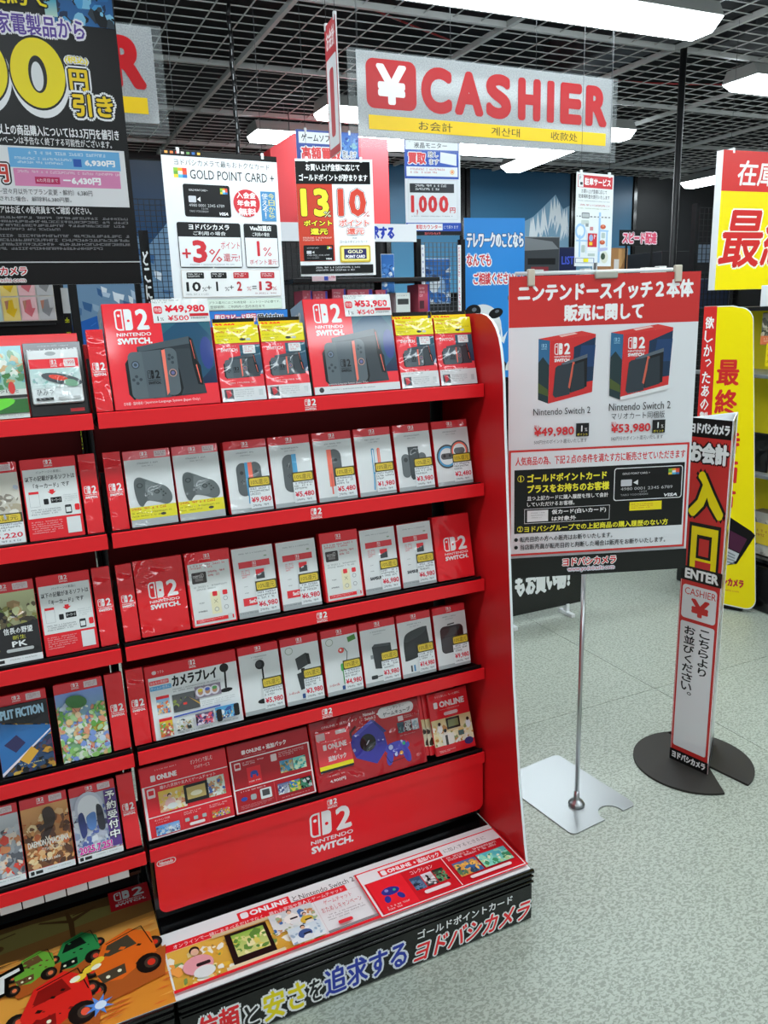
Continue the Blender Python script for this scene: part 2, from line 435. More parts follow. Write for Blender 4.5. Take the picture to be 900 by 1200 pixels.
# hanging black cable column (a chain in a black sleeve) and the thin one at the left
M_SLEEVE = mat('black_sleeve', '#08080a', .5)
cable('power_pole', [(4.19, 4.3, 0), (4.19, 4.3, GRID_Z + .02)], .022, M_SLEEVE, 'straight black power pole rising to the ceiling grid at the right', 'pole', n=10)
b = MB()
px = [(1.294 + .005 * math.sin(k * 1.7), 4.6, 1.6 + k * .06) for k in range(27)]
for a, c_ in zip(px, px[1:]): b.tube(a, c_, .012, 8)
o = thing('hanging_cable', 'black flexible cable hose hanging from the grid behind the point card poster', 'cable', (0, 0, 0))
b.put('hose', M_SLEEVE, o)
b = MB()
for k in range(24): b.box(1.288, 4.586, 1.65 + k * .06, 1.293, 4.588, 1.68 + k * .06)
b.put('stripe_marking', mat('grey_stripe', '#8a8c8e', .5), o)
# ================================================================== the red display stands
LIPZ = [1.371, 1.122, .868, .617, .366]
LEAN = [R(13), R(12), R(12), R(12), R(18)]
YL = 1.672                                # front of the shelf lips
M_TRAY = mat('black_shelf_tray', '#0a0809', .5)
M_REDB = mat('red_back_panel', '#a5131b', .5)
lip_panel_me = None
def stand(x0, x1, label, right_panel):
    t = thing('display_stand', label, 'display stand', ((x0 + x1) / 2, 1.7, 0), group='red gondola display stands')
    ox = (x0 + x1) / 2
    def P(b, name, m): 
        me = b.mesh(name); me.transform(Matrix.Translation((-ox, -1.7, 0))); return link(name, me, t, m)
    P(MB().box(x0 + .01, 1.935, .15, x1 - .01, 1.95, 1.50, .002), 'back_panel', M_REDB)
    for x in ((x0 - .006, x1 - .005) if right_panel else (x0, x1 - .006)):
        P(MB().box(x, 1.885, .0, x + .005, 1.96, 1.49), 'upright_post', M_BLACK)
    for i, (z, le) in enumerate(zip(LIPZ, LEAN)):
        sh = P(MB().box(x0, YL + .004, z - .030, x1, 1.93, z - .024), 'shelf', M_BLACK)
        lp = link('lip', MB().prism([(YL - 1.7, z - .030), (YL - 1.7, z), (YL - 1.7 + .004, z + .0015), (YL - 1.7 + .004, z - .031)], 'x', x0 - ox + .0005, x1 - ox - .0005).mesh('lip'), sh, M_RED)
        cv = Cv(.03, .026); cv.logo(.05, .02, .95, .98, '#f4f4f4', '#de1f2b', n=3)
        cv.build('logo_print', sh, INK_SATIN, off=(.593 - .594 + (.0), YL - 1.7 - .0004, z - .0155))
        # sloping black tray that the packages stand in
        c_, s_ = math.cos(le), math.sin(le); dp = .11
        zb = [1.371, 1.122, .871, .621, .373][i]; y0 = (1.70 if i < 4 else 1.695) - .014
        pts = [(y0, zb + .002), (y0 + .003, zb + .002), (y0 + .006, zb - .003), (y0 + dp * c_, zb - dp * s_ - .001), (y0 + dp * c_, zb - dp * s_ - .005), (y0, zb - .007)]
        if i == 0: pts = [(y0, zb - .002), (y0 + dp * c_, zb - dp * s_ - .001), (y0 + dp * c_, zb - dp * s_ - .004), (y0, zb - .005)]
        P(MB().prism(pts, 'x', x0 + .002, x1 - .002), 'tray', M_TRAY)
        z1 = zb - dp * s_
        P(MB().prism([(y0 + dp * c_, z1 - .004), (y0 + dp * c_ + .13 * s_, z1 + .13 * c_), (y0 + dp * c_ + .13 * s_ + .002, z1 + .13 * c_), (y0 + dp * c_ + .002, z1 - .004)], 'x', x0 + .004, x1 - .004), 'back_rest', M_TRAY)
    P(MB().box(x0, 1.45, 0.0, x1 + (.006 if right_panel else 0), 1.95, .147, .006), 'base_box', M_BLACKG)
    fr = MB()
    for k, z in enumerate((.143, .128, .112)): fr.tube((x0, 1.4485, z), (x1 + (.006 if right_panel else 0), 1.4485, z), .0035 if k else .006, 10)
    P(fr, 'base_edge_rib', M_BLACKG)
    return t, ox
main, oxm = stand(.144, 1.044, 'red main display stand of five shelves beside the chrome sign pole', True)
left, oxl = stand(-.765, .1355, 'red display stand at the left edge holding games', False)
# side panel of the main stand, red both faces, white cut edge
prof = [(1.95, 1.536), (1.72, 1.539), (1.690, 1.538), (1.666, 1.533), (1.645, 1.521), (1.628, 1.504), (1.615, 1.482), (1.606, 1.456), (1.599, 1.420), (1.594, 1.376), (1.589, 1.275), (1.566, .94), (1.544, .63), (1.513, .355), (1.487, .194), (1.478, .1475), (1.95, .1475)]
me = MB().prism(prof, 'x', 1.0475, 1.0545, 0, 1).mesh('side_panel'); me.transform(Matrix.Translation((-oxm, -1.7, 0)))
link('side_panel', me, main, [M_REDIN, M_WHITE])
# the big red skirt under the lowest shelf, with rounded lower corners
def skirt(x0, x1, z0, z1, r):
    p = [(x0, z1), (x0, z0 + r)]
    for i in range(1, 6): a = math.pi + math.pi / 2 * i / 6; p.append((x0 + r + r * math.cos(a), z0 + r + r * math.sin(a)))
    p += [(x0 + r, z0), (x1 - r, z0)]
    for i in range(1, 6): a = 1.5 * math.pi + math.pi / 2 * i / 6; p.append((x1 - r + r * math.cos(a), z0 + r + r * math.sin(a)))
    return p + [(x1, z0 + r), (x1, z1)]
me = MB().prism(skirt(.152, 1.040, .190, .337, .02), 'y', 1.676, 1.679).mesh('skirt_panel'); me.transform(Matrix.Translation((-oxm, -1.7, 0)))
sk = link('skirt_panel', me, main, M_RED)
cv = Cv(.888, .147)
cv.logo(.4275, .03, .5575, .80, '#f3f3f3', '#de1f2b', n=8)
cv.build('logo_print', sk, INK_SATIN, off=(.596 - oxm, 1.676 - 1.7 - .0002, .2635)); cv = Cv(.888, .147)
cv.rrect(.005, -.02 + .05, .055, .14, '#f3dfe0', .5); cv.rrect(.0075, .045, .0525, .125, '#de1f2b', .5); cv.text('Nintendo', .012, .055, .048, .118, '#f5e8e8', res=1, bo=.05)
cv.build('maker_print', sk, INK_SATIN, off=(.596 - oxm, 1.676 - 1.7 - .0002, .2635))
me = MB().box(.144, 1.70, .16, 1.044, 1.705, .34).mesh('kick_plate'); me.transform(Matrix.Translation((-oxm, -1.7, 0))); link('kick_plate', me, main, M_BLACKG)
# left stand: white label strip and black rails beneath the last shelf
me = MB().box(-.76, 1.75, .262, .125, 1.79, .270).mesh('rail'); me.transform(Matrix.Translation((-oxl, -1.7, 0))); link('rail', me, left, M_BLACKG)
me = MB().box(-.76, 1.86, .155, .125, 1.866, .34).mesh('kick_plate'); me.transform(Matrix.Translation((-oxl, -1.7, 0))); link('kick_plate', me, left, M_BLACK)
ls = MB().box(-.0215, 1.69, .304, .0215, 1.693, .336, .001).mesh('label_holder'); ls.materials.append(M_WHITEP)
for k in range(19):
    o = link('label_holder', ls, left); o.location = (-.745 + k * .0455 - oxl, -1.7, 0)

# -- the sheet lying on the main base
sheet_t = thing('base_graphic', 'long white and red printed sheet lying on the main stand base', 'printed sheet', (.593, 1.5535, .1475))
MB().box(-.451, -.1015, 0, .451, .1015, .0022, .0006).put('board', M_WHITE, sheet_t)
cv = Cv(.902, .203)
cv.rect(0, 0, 1, 1, '#e9eaea')
RD = '#c8202a'
cv.rect(0, .19, .5, .30, RD)                           # red strip
cv.text('オンラインで一緒にあそべるだけでなく、離れた家族や友人とゲームチャット', .025, .215, .49, .28, '#f3eeee', res=1)
cv.rrect(.20, .06, .345, .20, RD, .05); cv.rrect(.207, .08, .228, .18, '#f1f1f1', .3); cv.text('ONLINE', .232, .085, .338, .175, '#f5f5f5', bo=.06)
cv.text('とNintendo Switch 2でできること', .352, .085, .66, .19, '#3c3c3e')
cv.art(.005, .305, .39, .90, ['#e8b64a', '#d9a23a', '#f0d890', '#fff2cf', '#b98a45', '#eab93c', '#f4f0e0', '#7c9a4f', '#f7a44c'], 3, 60, .3)
cv.rect(.15, .36, .26, .84, '#1c1d1e'); cv.art(.165, .40, .25, .74, ['#8fbf4a', '#dcd98a', '#f0e8b0', '#5f8f3c', '#ddcf60'], 5, 16, .4); cv.rect(.13, .84, .28, .89, '#e8d8b0'); cv.rect(.12, .30, .29, .35, '#d8c496')
def sitter(cv, x, y, k, shirt='#e9a0a6'):
    cv.ell(x, y + .1 * k, .034 * k, .028 * k, shirt); cv.ell(x, y - .12 * k, .0115 * k, .0125 * k, '#2a201c'); cv.ell(x, y - .095 * k, .009 * k, .0105 * k, '#e6b898'); cv.ell(x + .01 * k, y + .22 * k, .024 * k, .017 * k, '#e3e6e4'); cv.rrect(x - .005, y + .08 * k, x + .03 * k, y + .13 * k, '#26282b', .4)
sitter(cv, .07, .55, 1.0)
cv.art(.27, .31, .39, .62, ['#cfd8d8', '#e6e9e4', '#9fb58c', '#c98f5e', '#f3f0ea', '#3f6fae'], 8, 26, .3); sitter(cv, .325, .42, .55, '#f1efe8'); sitter(cv, .36, .52, .45, '#d9b53c')
cv.art(.30, .63, .39, .88, ['#cfe0e8', '#eef2f2', '#9fb9cc'], 9, 12, .3); sitter(cv, .34, .72, .5, '#35558f')
cv.lines(.395, .34, .535, .86, '#c99b9e', .0006); cv.text('ゲームチャット', .42, .38, .50, .46, '#b02a34', res=1); cv.text('おためしキャンペーン', .405, .49, .52, .58, '#a5242e', res=1)
cv.micro(.41, .62, .52, .74, 3, '#8a7f80', 2, .35); cv.rrect(.43, .765, .47, .82, '#c02a35', .4); cv.rect(.395, .865, .535, .90, '#6a6a6c'); cv.rect(.395, .875, .535, .89, '#9a9a9a')
cv.rect(0, .905, .54, .945, RD)
cv.frame(.535, .14, .998, .965, RD, .004, '#e9eaea', .01)
cv.rrect(.60, .21, .80, .33, RD, .06); cv.rrect(.606, .225, .622, .315, '#f1f1f1', .3); cv.text('ONLINE', .626, .235, .70, .305, '#f5f5f5', bo=.05, res=1); cv.text('+ 追加パック', .708, .23, .792, .315, '#f5f5f5', res=1, bo=.03)
cv.text('に加入するとさらに', .81, .225, .95, .30, '#77787a', res=1)
cv.rect(.545, .36, .99, .93, '#b51c27')
cv.rect(.55, .37, .655, .92, '#cf2531'); cv.ell(.60, .60, .024, .014, '#28348f'); cv.ell(.58, .72, .008, .012, '#28348f', rot=20); cv.ell(.62, .72, .008, .012, '#28348f', rot=-20); cv.ell(.59, .58, .005, .005, '#8a8fc8'); cv.ell(.612, .60, .004, .004, '#2fae8a'); cv.micro(.565, .83, .64, .91, 2, '#f0d6d6', 3)
cv.text('コレクション', .68, .40, .75, .47, '#f4e6e6', res=1); 
for k, pl in enumerate((['#36506f', '#5e87a6', '#20303f'], ['#e8e8e8', '#202020', '#c9c9c9'], ['#2a2030', '#5aa06f', '#b04a4a'])): cv.art(.665 + k * .036, .52, .698 + k * .036, .75, pl, 11 + k, 12, .5)
cv.rrect(.68, .80, .76, .86, '#f0dede', .5); cv.rect(.785, .36, .7875, .93, '#e9d8d8')
cv.micro(.80, .40, .97, .49, 2, '#f4e2e2', 6, .6)
cv.art(.80, .54, .875, .80, ['#3a6aa0', '#e3a14a', '#f2c05a', '#5c7f58', '#2d4a5c'], 21, 20, .5); cv.art(.88, .54, .975, .80, ['#58c0c8', '#8fe0c8', '#e9f4d0', '#3f9a6a', '#b9e0a0'], 22, 20, .5)
cv.rrect(.82, .845, .955, .895, '#f0dede', .5)
cv.build('sheet_print', sheet_t, INK_SATIN, 'top', off=(0, 0, .0023))

# -- the advert sticker along the front of the base
tape = thing('base_banner', 'black advert strip with coloured lettering on the base front', 'banner', (.60, 1.4485, .004))
MB().box(-.452, -.0022, .0, .444, -.0012, .101).put('strip', M_BLACKG, tape)
cv = Cv(.90, .101)
def X(x): return (x - .15) / .90
def Z(z): return (.105 - z) / .101
T = lambda s, x0, x1, z0, z1, c, o, **k: cv.text(s, X(x0), Z(z1), X(x1), Z(z0), c, bo=.025, out=o, ow=.07, **k)
T('信頼', .178, .272, .014, .092, '#d5202a', '#f2f2f2'); T('と', .280, .315, .016, .075, '#17181a', '#f2f2f2'); T('安さ', .324, .424, .012, .090, '#f2de08', '#f2f2f2', out2=None)
T('を', .432, .464, .016, .076, '#17181a', '#f2f2f2'); T('追求する', .470, .682, .014, .090, '#2338a8', '#e4e8f2')
T('ゴールドポイントカード', .712, .985, .074, .098, '#f2f2f2', None)
T(YOD, .705, 1.038, .010, .066, '#d5202a', '#f2f2f2', skew=.25)
cv.build('strip_print', tape, INK_GLOSS, off=(0, -.0023, .0505))

# -- the picture lying on the left base: a desert race of plain buggies
pst = thing('floor_poster', 'orange desert race poster lying on the left stand base', 'poster', (-.315, 1.651, .1475))
MB().box(-.449, -.199, 0, .459, .199, .002, .0006).put('board', M_WHITE, pst)
cv = Cv(.908, .398)
cv.grad(0, 0, 1, .34, '#5f4426', '#8a5a2c'); cv.grad(0, .20, 1, 1, '#c77a2c', '#e8912f')
cv.poly([(0, .16), (.5, .22), (1, .06), (1, .30), (.6, .36), (0, .46)], '#9a6c3a'); cv.poly([(.35, .07), (.7, .04), (.95, .10), (.95, .16), (.6, .22), (.35, .2)], '#8f8248')
cv.poly([(0, .36), (.3, .42), (.75, .30), (1, .26), (1, .42), (.4, .6), (0, .66)], '#dd9a4a'); cv.poly([(.45, .62), (.8, .5), (1, .52), (1, .78), (.7, .88), (.4, .8)], '#e8a040')
tr = '#5b3d20'
cv.poly([(.79, .26), (.802, .26), (.802, .13), (.86, .06), (.855, .05), (.798, .10), (.79, .03), (.782, .03), (.785, .10), (.72, .05), (.715, .06), (.788, .13)], tr); cv.ell(.56, .2, .05, .02, '#6e4c2a'); cv.ell(.60, .17, .03, .014, '#6e4c2a')
cv.bar(.66, .075, .62, .09, .004, tr); cv.bar(.80, .075, .85, .06, .004, tr)
rg = random.Random(8)
for q in range(150):
    a_, b_ = rg.uniform(.5, 1), rg.uniform(.30, .98); e_ = rg.uniform(.01, .04)
    cv.poly([(a_ - e_, b_ + .004), (a_, b_ - .006), (min(1, a_ + e_), b_), (a_, b_ + .008)], rg.choice(['#d8893a', '#f0a848', '#c4742c', '#e89a40', '#b8682a']))
def wheel(x, y, r, h='#b23a22'): cv.ell(x, y, r, r * 1.05, '#2b211c', 16); cv.ell(x + r * .2, y, r * .55, r * .6, '#4a3a30', 12); cv.ell(x + r * .22, y, r * .32, r * .36, h, 12)
def buggy(x, y, k, body, dark, hub):
    cv.poly([(x - .075 * k, y + .10 * k), (x + .085 * k, y + .02 * k), (x + .07 * k, y + .2 * k), (x - .05 * k, y + .25 * k)], '#9c5a22')
    wheel(x + .062 * k, y - .02 * k, .017 * k, hub); wheel(x - .066 * k, y + .03 * k, .017 * k, hub)
    cv.poly([(x - .06 * k, y + .02 * k), (x - .035 * k, y - .12 * k), (x + .02 * k, y - .17 * k), (x + .06 * k, y - .10 * k), (x + .065 * k, y + .04 * k), (x - .01 * k, y + .14 * k), (x - .05 * k, y + .12 * k)], body)
    cv.poly([(x - .04 * k, y - .02 * k), (x - .028 * k, y - .10 * k), (x + .015 * k, y - .13 * k), (x + .03 * k, y - .05 * k)], dark)
    cv.poly([(x - .055 * k, y + .07 * k), (x + .0 * k, y + .05 * k), (x + .0 * k, y + .11 * k), (x - .045 * k, y + .13 * k)], dark)
    rb = random.Random(int(x * 1000))
    for q in range(16):
        a_, b_ = x + rb.uniform(-.045, .05) * k, y + rb.uniform(-.10, .09) * k; e_ = rb.uniform(.003, .010) * k
        cv.poly([(a_, b_), (a_ + e_, b_ + e_ * 1.2), (a_ + e_ * .4, b_ + e_ * 2.4), (a_ - e_ * .6, b_ + e_ * 1.5)], rb.choice([body, dark, '#2a2018', body]))
    cv.bar(x - .03 * k, y - .11 * k, x + .045 * k, y - .16 * k, .002 * k, '#2a2018'); cv.bar(x + .045 * k, y - .16 * k, x + .06 * k, y - .02 * k, .002 * k, '#2a2018')
    cv.ell(x - .035 * k, y + .10 * k, .004 * k, .004 * k, '#f4f0d0', 8); cv.ell(x - .012 * k, y + .085 * k, .004 * k, .004 * k, '#f4f0d0', 8)
    wheel(x + .045 * k, y + .10 * k, .023 * k, hub); wheel(x - .062 * k, y + .16 * k, .02 * k, hub)
buggy(.80, .40, .85, '#2f8a4a', '#1f2a22', '#c04a30')
buggy(.905, .56, 1.2, '#c96a1e', '#4b4030', '#c0341f')
buggy(.70, .43, .75, '#6fae3a', '#6b4a2c', '#c97a4a')
buggy(.742, .74, 1.25, '#c4281f', '#7c1712', '#d85a3a')
for x, y in ((.825, .58), (.845, .54), (.80, .62)): cv.ell(x, y, .016, .010, '#f4ce3a', 9, -20); 
cv.ell(.79, .62, .012, .008, '#fbf6dc', 9, -20); cv.ell(.84, .58, .012, .007, '#fbf6dc', 9, -20)
st = [(.835 + (.034 if k % 2 else .014) * math.cos(k * math.pi / 8), .86 + (.034 if k % 2 else .014) * math.sin(k * math.pi / 8) * 2.2) for k in range(16)]
cv.poly(st, '#5a90e0'); cv.ell(.838, .86, .012, .011, '#dcebfb', 12)
cv.poly([(.56, .44), (.675, .36), (.68, .43), (.645, .46), (.645, .56), (.61, .58), (.61, .49), (.56, .52)], '#17150f'); cv.poly([(.57, .455), (.668, .39), (.67, .415), (.635, .44), (.635, .545), (.62, .55), (.62, .46), (.57, .495)], '#ecece8')
cv.rect(.895, 0, 1, .18, '#b51c27'); cv.logo(.908, .02, .988, .15, '#f2f2f2', '#b51c27')
cv.build('poster_print', pst, INK_SATIN, 'top', off=(.005, 0, .0021))
# ================================================================== packages on the shelves
RC = '#c81f2a'; GREY = '#e1e4e4'
def package(name, label, cat, row, x0, x1, h, depth, draw, group, body=M_REDCARD, inkm=INK_FILM, ry=0, bev=.002, dz=0, price=None, pr=None, extra=None):
    yb = 1.70 if row < 5 else 1.695; zb = [1.371, 1.122, .871, .621, .373][row - 1] + dz
    w = x1 - x0 - .0015
    t = thing(name, label, cat, ((x0 + x1) / 2, yb, zb), (-LEAN[row - 1], 0, ry), group)
    MB().box(-w / 2, 0, 0, w / 2, depth, h, bev, seg=1).put('body', body, t)
    cv = Cv(w * .985, h * .988); draw(cv); cv.build('front_print', t, inkm, off=(0, -.0002, h / 2))
    if price:
        a, b, c, d = pr or (.46, .50, .98, .94)
        pw, ph = (c - a) * w, (d - b) * h
        p = Cv(pw, ph, 1.5e-5); p.z = .0004
        p.rect(0, 0, 1, 1, '#e4e9ea'); p.rect(.0, .0, 1, .32, '#4a4528'); p.rrect(.05, .04, .95, .28, '#dcc03a', .2); p.text('10%還元', .12, .08, .88, .24, '#5c4a10', res=1)
        p.micro(.04, .34, .96, .60, 3, '#5a5f62', int(x0 * 1000) % 97, .55)
        p.text('¥' + price, .05, .64, .95, .84, '#b8183a', bo=.035, res=1); p.micro(.08, .88, .92, .97, 1, '#7b8083', 5, .6)
        p.build('price_label', t, INK_FILM, off=(((a + c) / 2 - .5) * w, -.0022, (1 - (b + d) / 2) * h))
    if extra: extra(t, w, h)
    return t

def head(cv, col='#c4333b', hh=.115, bg='#dfe3e3'):
    cv.rect(0, 0, 1, 1, bg); cv.rect(0, 0, 1, hh, col); cv.logo(.42, .02, .58, hh * .82, '#f3e9e9', col, n=3)
def title(cv, seed): cv.micro(.28, .16, .72, .185, 1, '#8b9193', seed, .7); cv.micro(.36, .20, .64, .22, 1, '#9aa0a2', seed + 1, .6)
def console(cv, a, b, c, d):
    """dock, tablet and two upright side controllers"""
    X = lambda u: a + (c - a) * u
    Y = lambda v: b + (d - b) * v
    q = lambda pts, col: cv.poly([(X(u), Y(v)) for u, v in pts], col)
    q([(.17, .14), (.85, .0), (.90, .05), (1.0, .96), (.30, .99), (.17, .9)], '#2c343a')
    q([(.17, .14), (.85, .0), (.86, .12), (.19, .22)], '#4b565d'); q([(.66, .2), (.84, .2), (.93, .45), (.99, .95), (.66, .95)], '#353e44')
    q([(.85, .02), (.88, .04), (.92, .40), (.965, .5), (.965, .82), (.90, .80), (.86, .45)], '#1d2226'); q([(.865, .06), (.875, .07), (.90, .38), (.895, .38)], '#cf6f5c'); q([(.90, .48), (.915, .47), (.945, .78), (.935, .78)], '#cf6f5c')
    q([(.0, .40), (.06, .3), (.12, .9), (.06, 1.0), (.0, .9)], '#20272b'); q([(.60, .3), (.68, .55), (.70, .85), (.66, .97), (.58, .98)], '#20272b')
    cv.rrect(X(.04), Y(.22), X(.5), Y(.985), '#59656b', .16); q([(.22, .22), (.47, .2), (.49, .985), (.24, .985)], '#525d64')
    q([(.455, .22), (.50, .22), (.53, .985), (.455, .985)], '#454f56')
    cv.rrect(X(.475), Y(.18), X(.665), Y(.955), '#586369', .42); q([(.475, .21), (.52, .20), (.515, .90), (.48, .95)], '#e07a66')
    R_ = (c - a) * cv.w
    for u, v, k, col in ((.125, .43, .052, '#39434a'), (.125, .43, .038, '#6c7d92'), (.125, .43, .022, '#404a52')): cv.ell(X(u), Y(v), R_ * k, R_ * k, col, 14)
    for u, v, k, col in ((.588, .59, .052, '#b98f86'), (.588, .59, .040, '#3a4148'), (.588, .59, .024, '#6d6a9a')): cv.ell(X(u), Y(v), R_ * k, R_ * k, col, 14)
    for u, v in ((.12, .62), (.08, .67), (.17, .67), (.125, .73), (.56, .36), (.605, .34), (.57, .30), (.60, .42)): cv.ell(X(u), Y(v), R_ * .021, R_ * .021, '#39434a', 8)
    cv.logo(X(.26), Y(.53), X(.42), Y(.76), '#242b30', '#525d64', n=3)
def console_face(cv, strip=False):
    cv.rect(0, 0, 1, 1, '#d8303c'); cv.grad(.525, 0, 1, .80, '#2c6f80', '#16264a'); cv.poly([(.525, .3), (.8, .1), (1, .35), (1, .62), (.8, .8), (.525, .7)], '#1d4d6a'); cv.ell(.93, .5, .014, .035, '#2a3f86', 14)
    cv.logo(.10, .05, .42, .385, '#eff1f1', '#d8303c', n=8)
    console(cv, .14, .33, .88, .92)
    if strip: cv.rect(0, .92, 1, 1, '#dfe2e2'); cv.micro(.18, .95, .7, .97, 1, '#8a9092', 4); cv.ell(.08, .955, .006, .006, '#3a3c3e', 10); cv.text('Japanese-Language System (Japan Only)', .16, .89, .62, .912, '#f4dede', res=1)
    else: cv.text('日本語・国内専用', .08, .935, .25, .965, '#f6e4e4', res=1); cv.text('/ Japanese-Language System (Japan Only)', .26, .935, .80, .965, '#f6e4e4', res=1)
def price_card(big, sub):
    def f(t, w, h):
        cv = Cv(.118, .049); cv.rect(0, 0, 1, 1, '#e8ebea')
        cv.micro(.02, .03, .5, .2, 2, '#7d8385', 3, .5); cv.text('税込', .02, .33, .16, .50, '#c81f36', res=1); cv.rrect(.02, .30, .17, .62, '#c81f36', .3); cv.text('特価', .035, .35, .155, .56, '#f5e9e9', res=1)
        cv.text('¥' + big, .22, .26, .93, .62, '#c8102e', bo=.05, res=2)
        cv.text('1', .06, .72, .10, .92, '#303234', res=1); cv.text('%', .12, .78, .18, .92, '#303234', res=1); cv.text('¥' + sub, .25, .70, .62, .93, '#c8102e', res=1, bo=.02); cv.rect(.64, .64, .98, .76, '#b3202e'); cv.micro(.66, .80, .96, .92, 1, '#55595b', 8)
        o = MB().box(-.059, 0, -.0245, .059, .0006, .0245).put('price_card', M_WHITE, t); o.location = (.05, -.0016, h - .018)
        cv.build('card_print', o, INK_FILM, off=(0, -.0001, 0))
    return f
def side_print(depth, h, w):
    def f(t):
        cv = Cv(depth * .98, h * .985); cv.grad(0, 0, 1, 1, '#9fc3dc', '#4f88b4'); cv.poly([(0, .5), (.5, .42), (1, .5), (1, 1), (0, 1)], '#2f5f5a'); cv.logo(.2, .1, .8, .3, '#e6f0f4', '#9fc3dc', n=3)
        cv.build('side_print', t, INK_SATIN, 'left', off=(-w / 2 - .0001, depth / 2, h / 2))
    return f
CONS = 'cartons of the games console'
for x0, x1, big, sub, strip, lab in ((.1815, .4015, '49,980', '500', False, 'large red console carton with the 49,980 yen price card'), (.6125, .8315, '53,980', '540', True, 'large red console carton with the 53,980 yen price card and white bottom strip')):
    t = package('console_carton', lab, 'carton', 1, x0, x1, .218, .088, lambda cv, s=strip: console_face(cv, s), CONS, body=M_REDCARD, inkm=INK_GLOSS, extra=price_card(big, sub))
    side_print(.088, .218, x1 - x0 - .0015)(t)

# reservation cases beside them
def reserve(cv, strip):
    cv.rect(0, 0, 1, 1, '#d0414a'); cv.grad(.53, .26, 1, .66, '#2f6474', '#1f3158'); cv.text('SWITCH', .10, .30, .48, .345, '#f3e2e2', res=1, bo=.05); cv.micro(.12, .265, .46, .285, 1, '#f0d4d4', 2)
    console(cv, .12, .38, .93, .70); cv.rrect(.60, .27, .88, .38, '#e3e6e6', .08); cv.micro(.64, .285, .85, .37, 3, '#b34a52', 6)
    cv.micro(.2, .75, .8, .78, 1, '#f2d0d0', 7, .5)
    cv.rect(0, .82 if not strip else .77, 1, 1, '#dde1e1'); cv.rect(.06, .84, .26, .97, '#4a4f55'); cv.poly([(.1, .85), (.2, .85), (.22, .92), (.12, .96)], '#b5454d'); cv.micro(.30, .85, .74, .96, 4, '#9aa0a2', 9, .35); cv.rect(.84, .86, .93, .94, '#c3cacb')
    if strip: cv.micro(.05, .785, .6, .81, 1, '#868c8e', 3)
    cv.rect(0, 0, 1, .235, '#f0df1a'); cv.micro(.04, .03, .5, .06, 1, '#b03c20', 4); cv.micro(.04, .075, .72, .11, 1, '#b0321c', 5, .6); cv.micro(.04, .135, .95, .16, 1, '#8d8420', 6, .4); cv.micro(.04, .175, .4, .215, 2, '#8d8420', 7, .4); cv.ell(.62, .19, .007, .003, '#2c3032', 8); cv.ell(.75, .19, .006, .003, '#cfd2c4', 8)
def reserve_pop(t, w, h):
    o = MB().box(-w / 2 + .004, .014, h - .02, w / 2 - .002, .0148, h + .017).put('pop_card', M_YELLOW, t)
    cv = Cv(w - .007, .037); cv.rect(0, 0, 1, 1, '#f4d90f'); cv.rect(0, 0, 1, .22, '#191712'); cv.text('33,000', .05, .28, .52, .62, '#d8351c', bo=.05, res=1); cv.micro(.55, .38, .92, .6, 1, '#c84a24', 3)
    cv.build('card_print', o, INK_PAPER, off=(.001, .0139, h - .0015))
RSV = 'small red console cases with yellow notes'
for x0, x1, st, lab in ((.4030, .5035, False, 'small console case with yellow note, touching the 49,980 yen carton'), (.5050, .6085, False, 'small console case with yellow note, between its twin and the 53,980 yen carton'),
                    (.8335, .9370, True, 'small console case with yellow note, just right of the 53,980 yen carton'), (.9390, 1.0430, True, 'small console case with yellow note by the red side panel, end of the top shelf')):
    package('game_case', lab, 'game case', 1, x0, x1, .166, .03, lambda cv, s=st: reserve(cv, s), RSV, inkm=INK_FILM, extra=reserve_pop)

# plain red end cards with the small logo
def endcard(cv):
    cv.rect(0, 0, 1, 1, '#c61a25'); cv.logo(.12, .40, .88, .56, '#f0eaea', '#c61a25', n=4)
rows_name = ['top', 'second', 'third', 'fourth', 'lowest']
for row, x0, x1, h in ((1, .1455, .180, .167), (2, .149, .1855, .165), (3, .1475, .1825, .170), (4, .1425, .181, .174)):
    package('end_card', 'narrow glossy red end card at the left of the main stand %s shelf' % rows_name[row - 1], 'display card', row, x0, x1, h, .012, endcard, 'narrow red end cards', inkm=INK_FILM2, bev=.001)
for row, x0, x1, h in ((2, .1005, .1345, .166), (3, .0985, .1365, .171), (4, .097, .1360, .173), (5, .096, .1325, .170)):
    package('end_card', 'narrow glossy red end card closing the %s shelf of the left stand' % rows_name[row - 1], 'display card', row, x0, x1, h, .012, endcard, 'narrow red end cards', inkm=INK_FILM2 if row < 4 else INK_FILM, bev=.001)

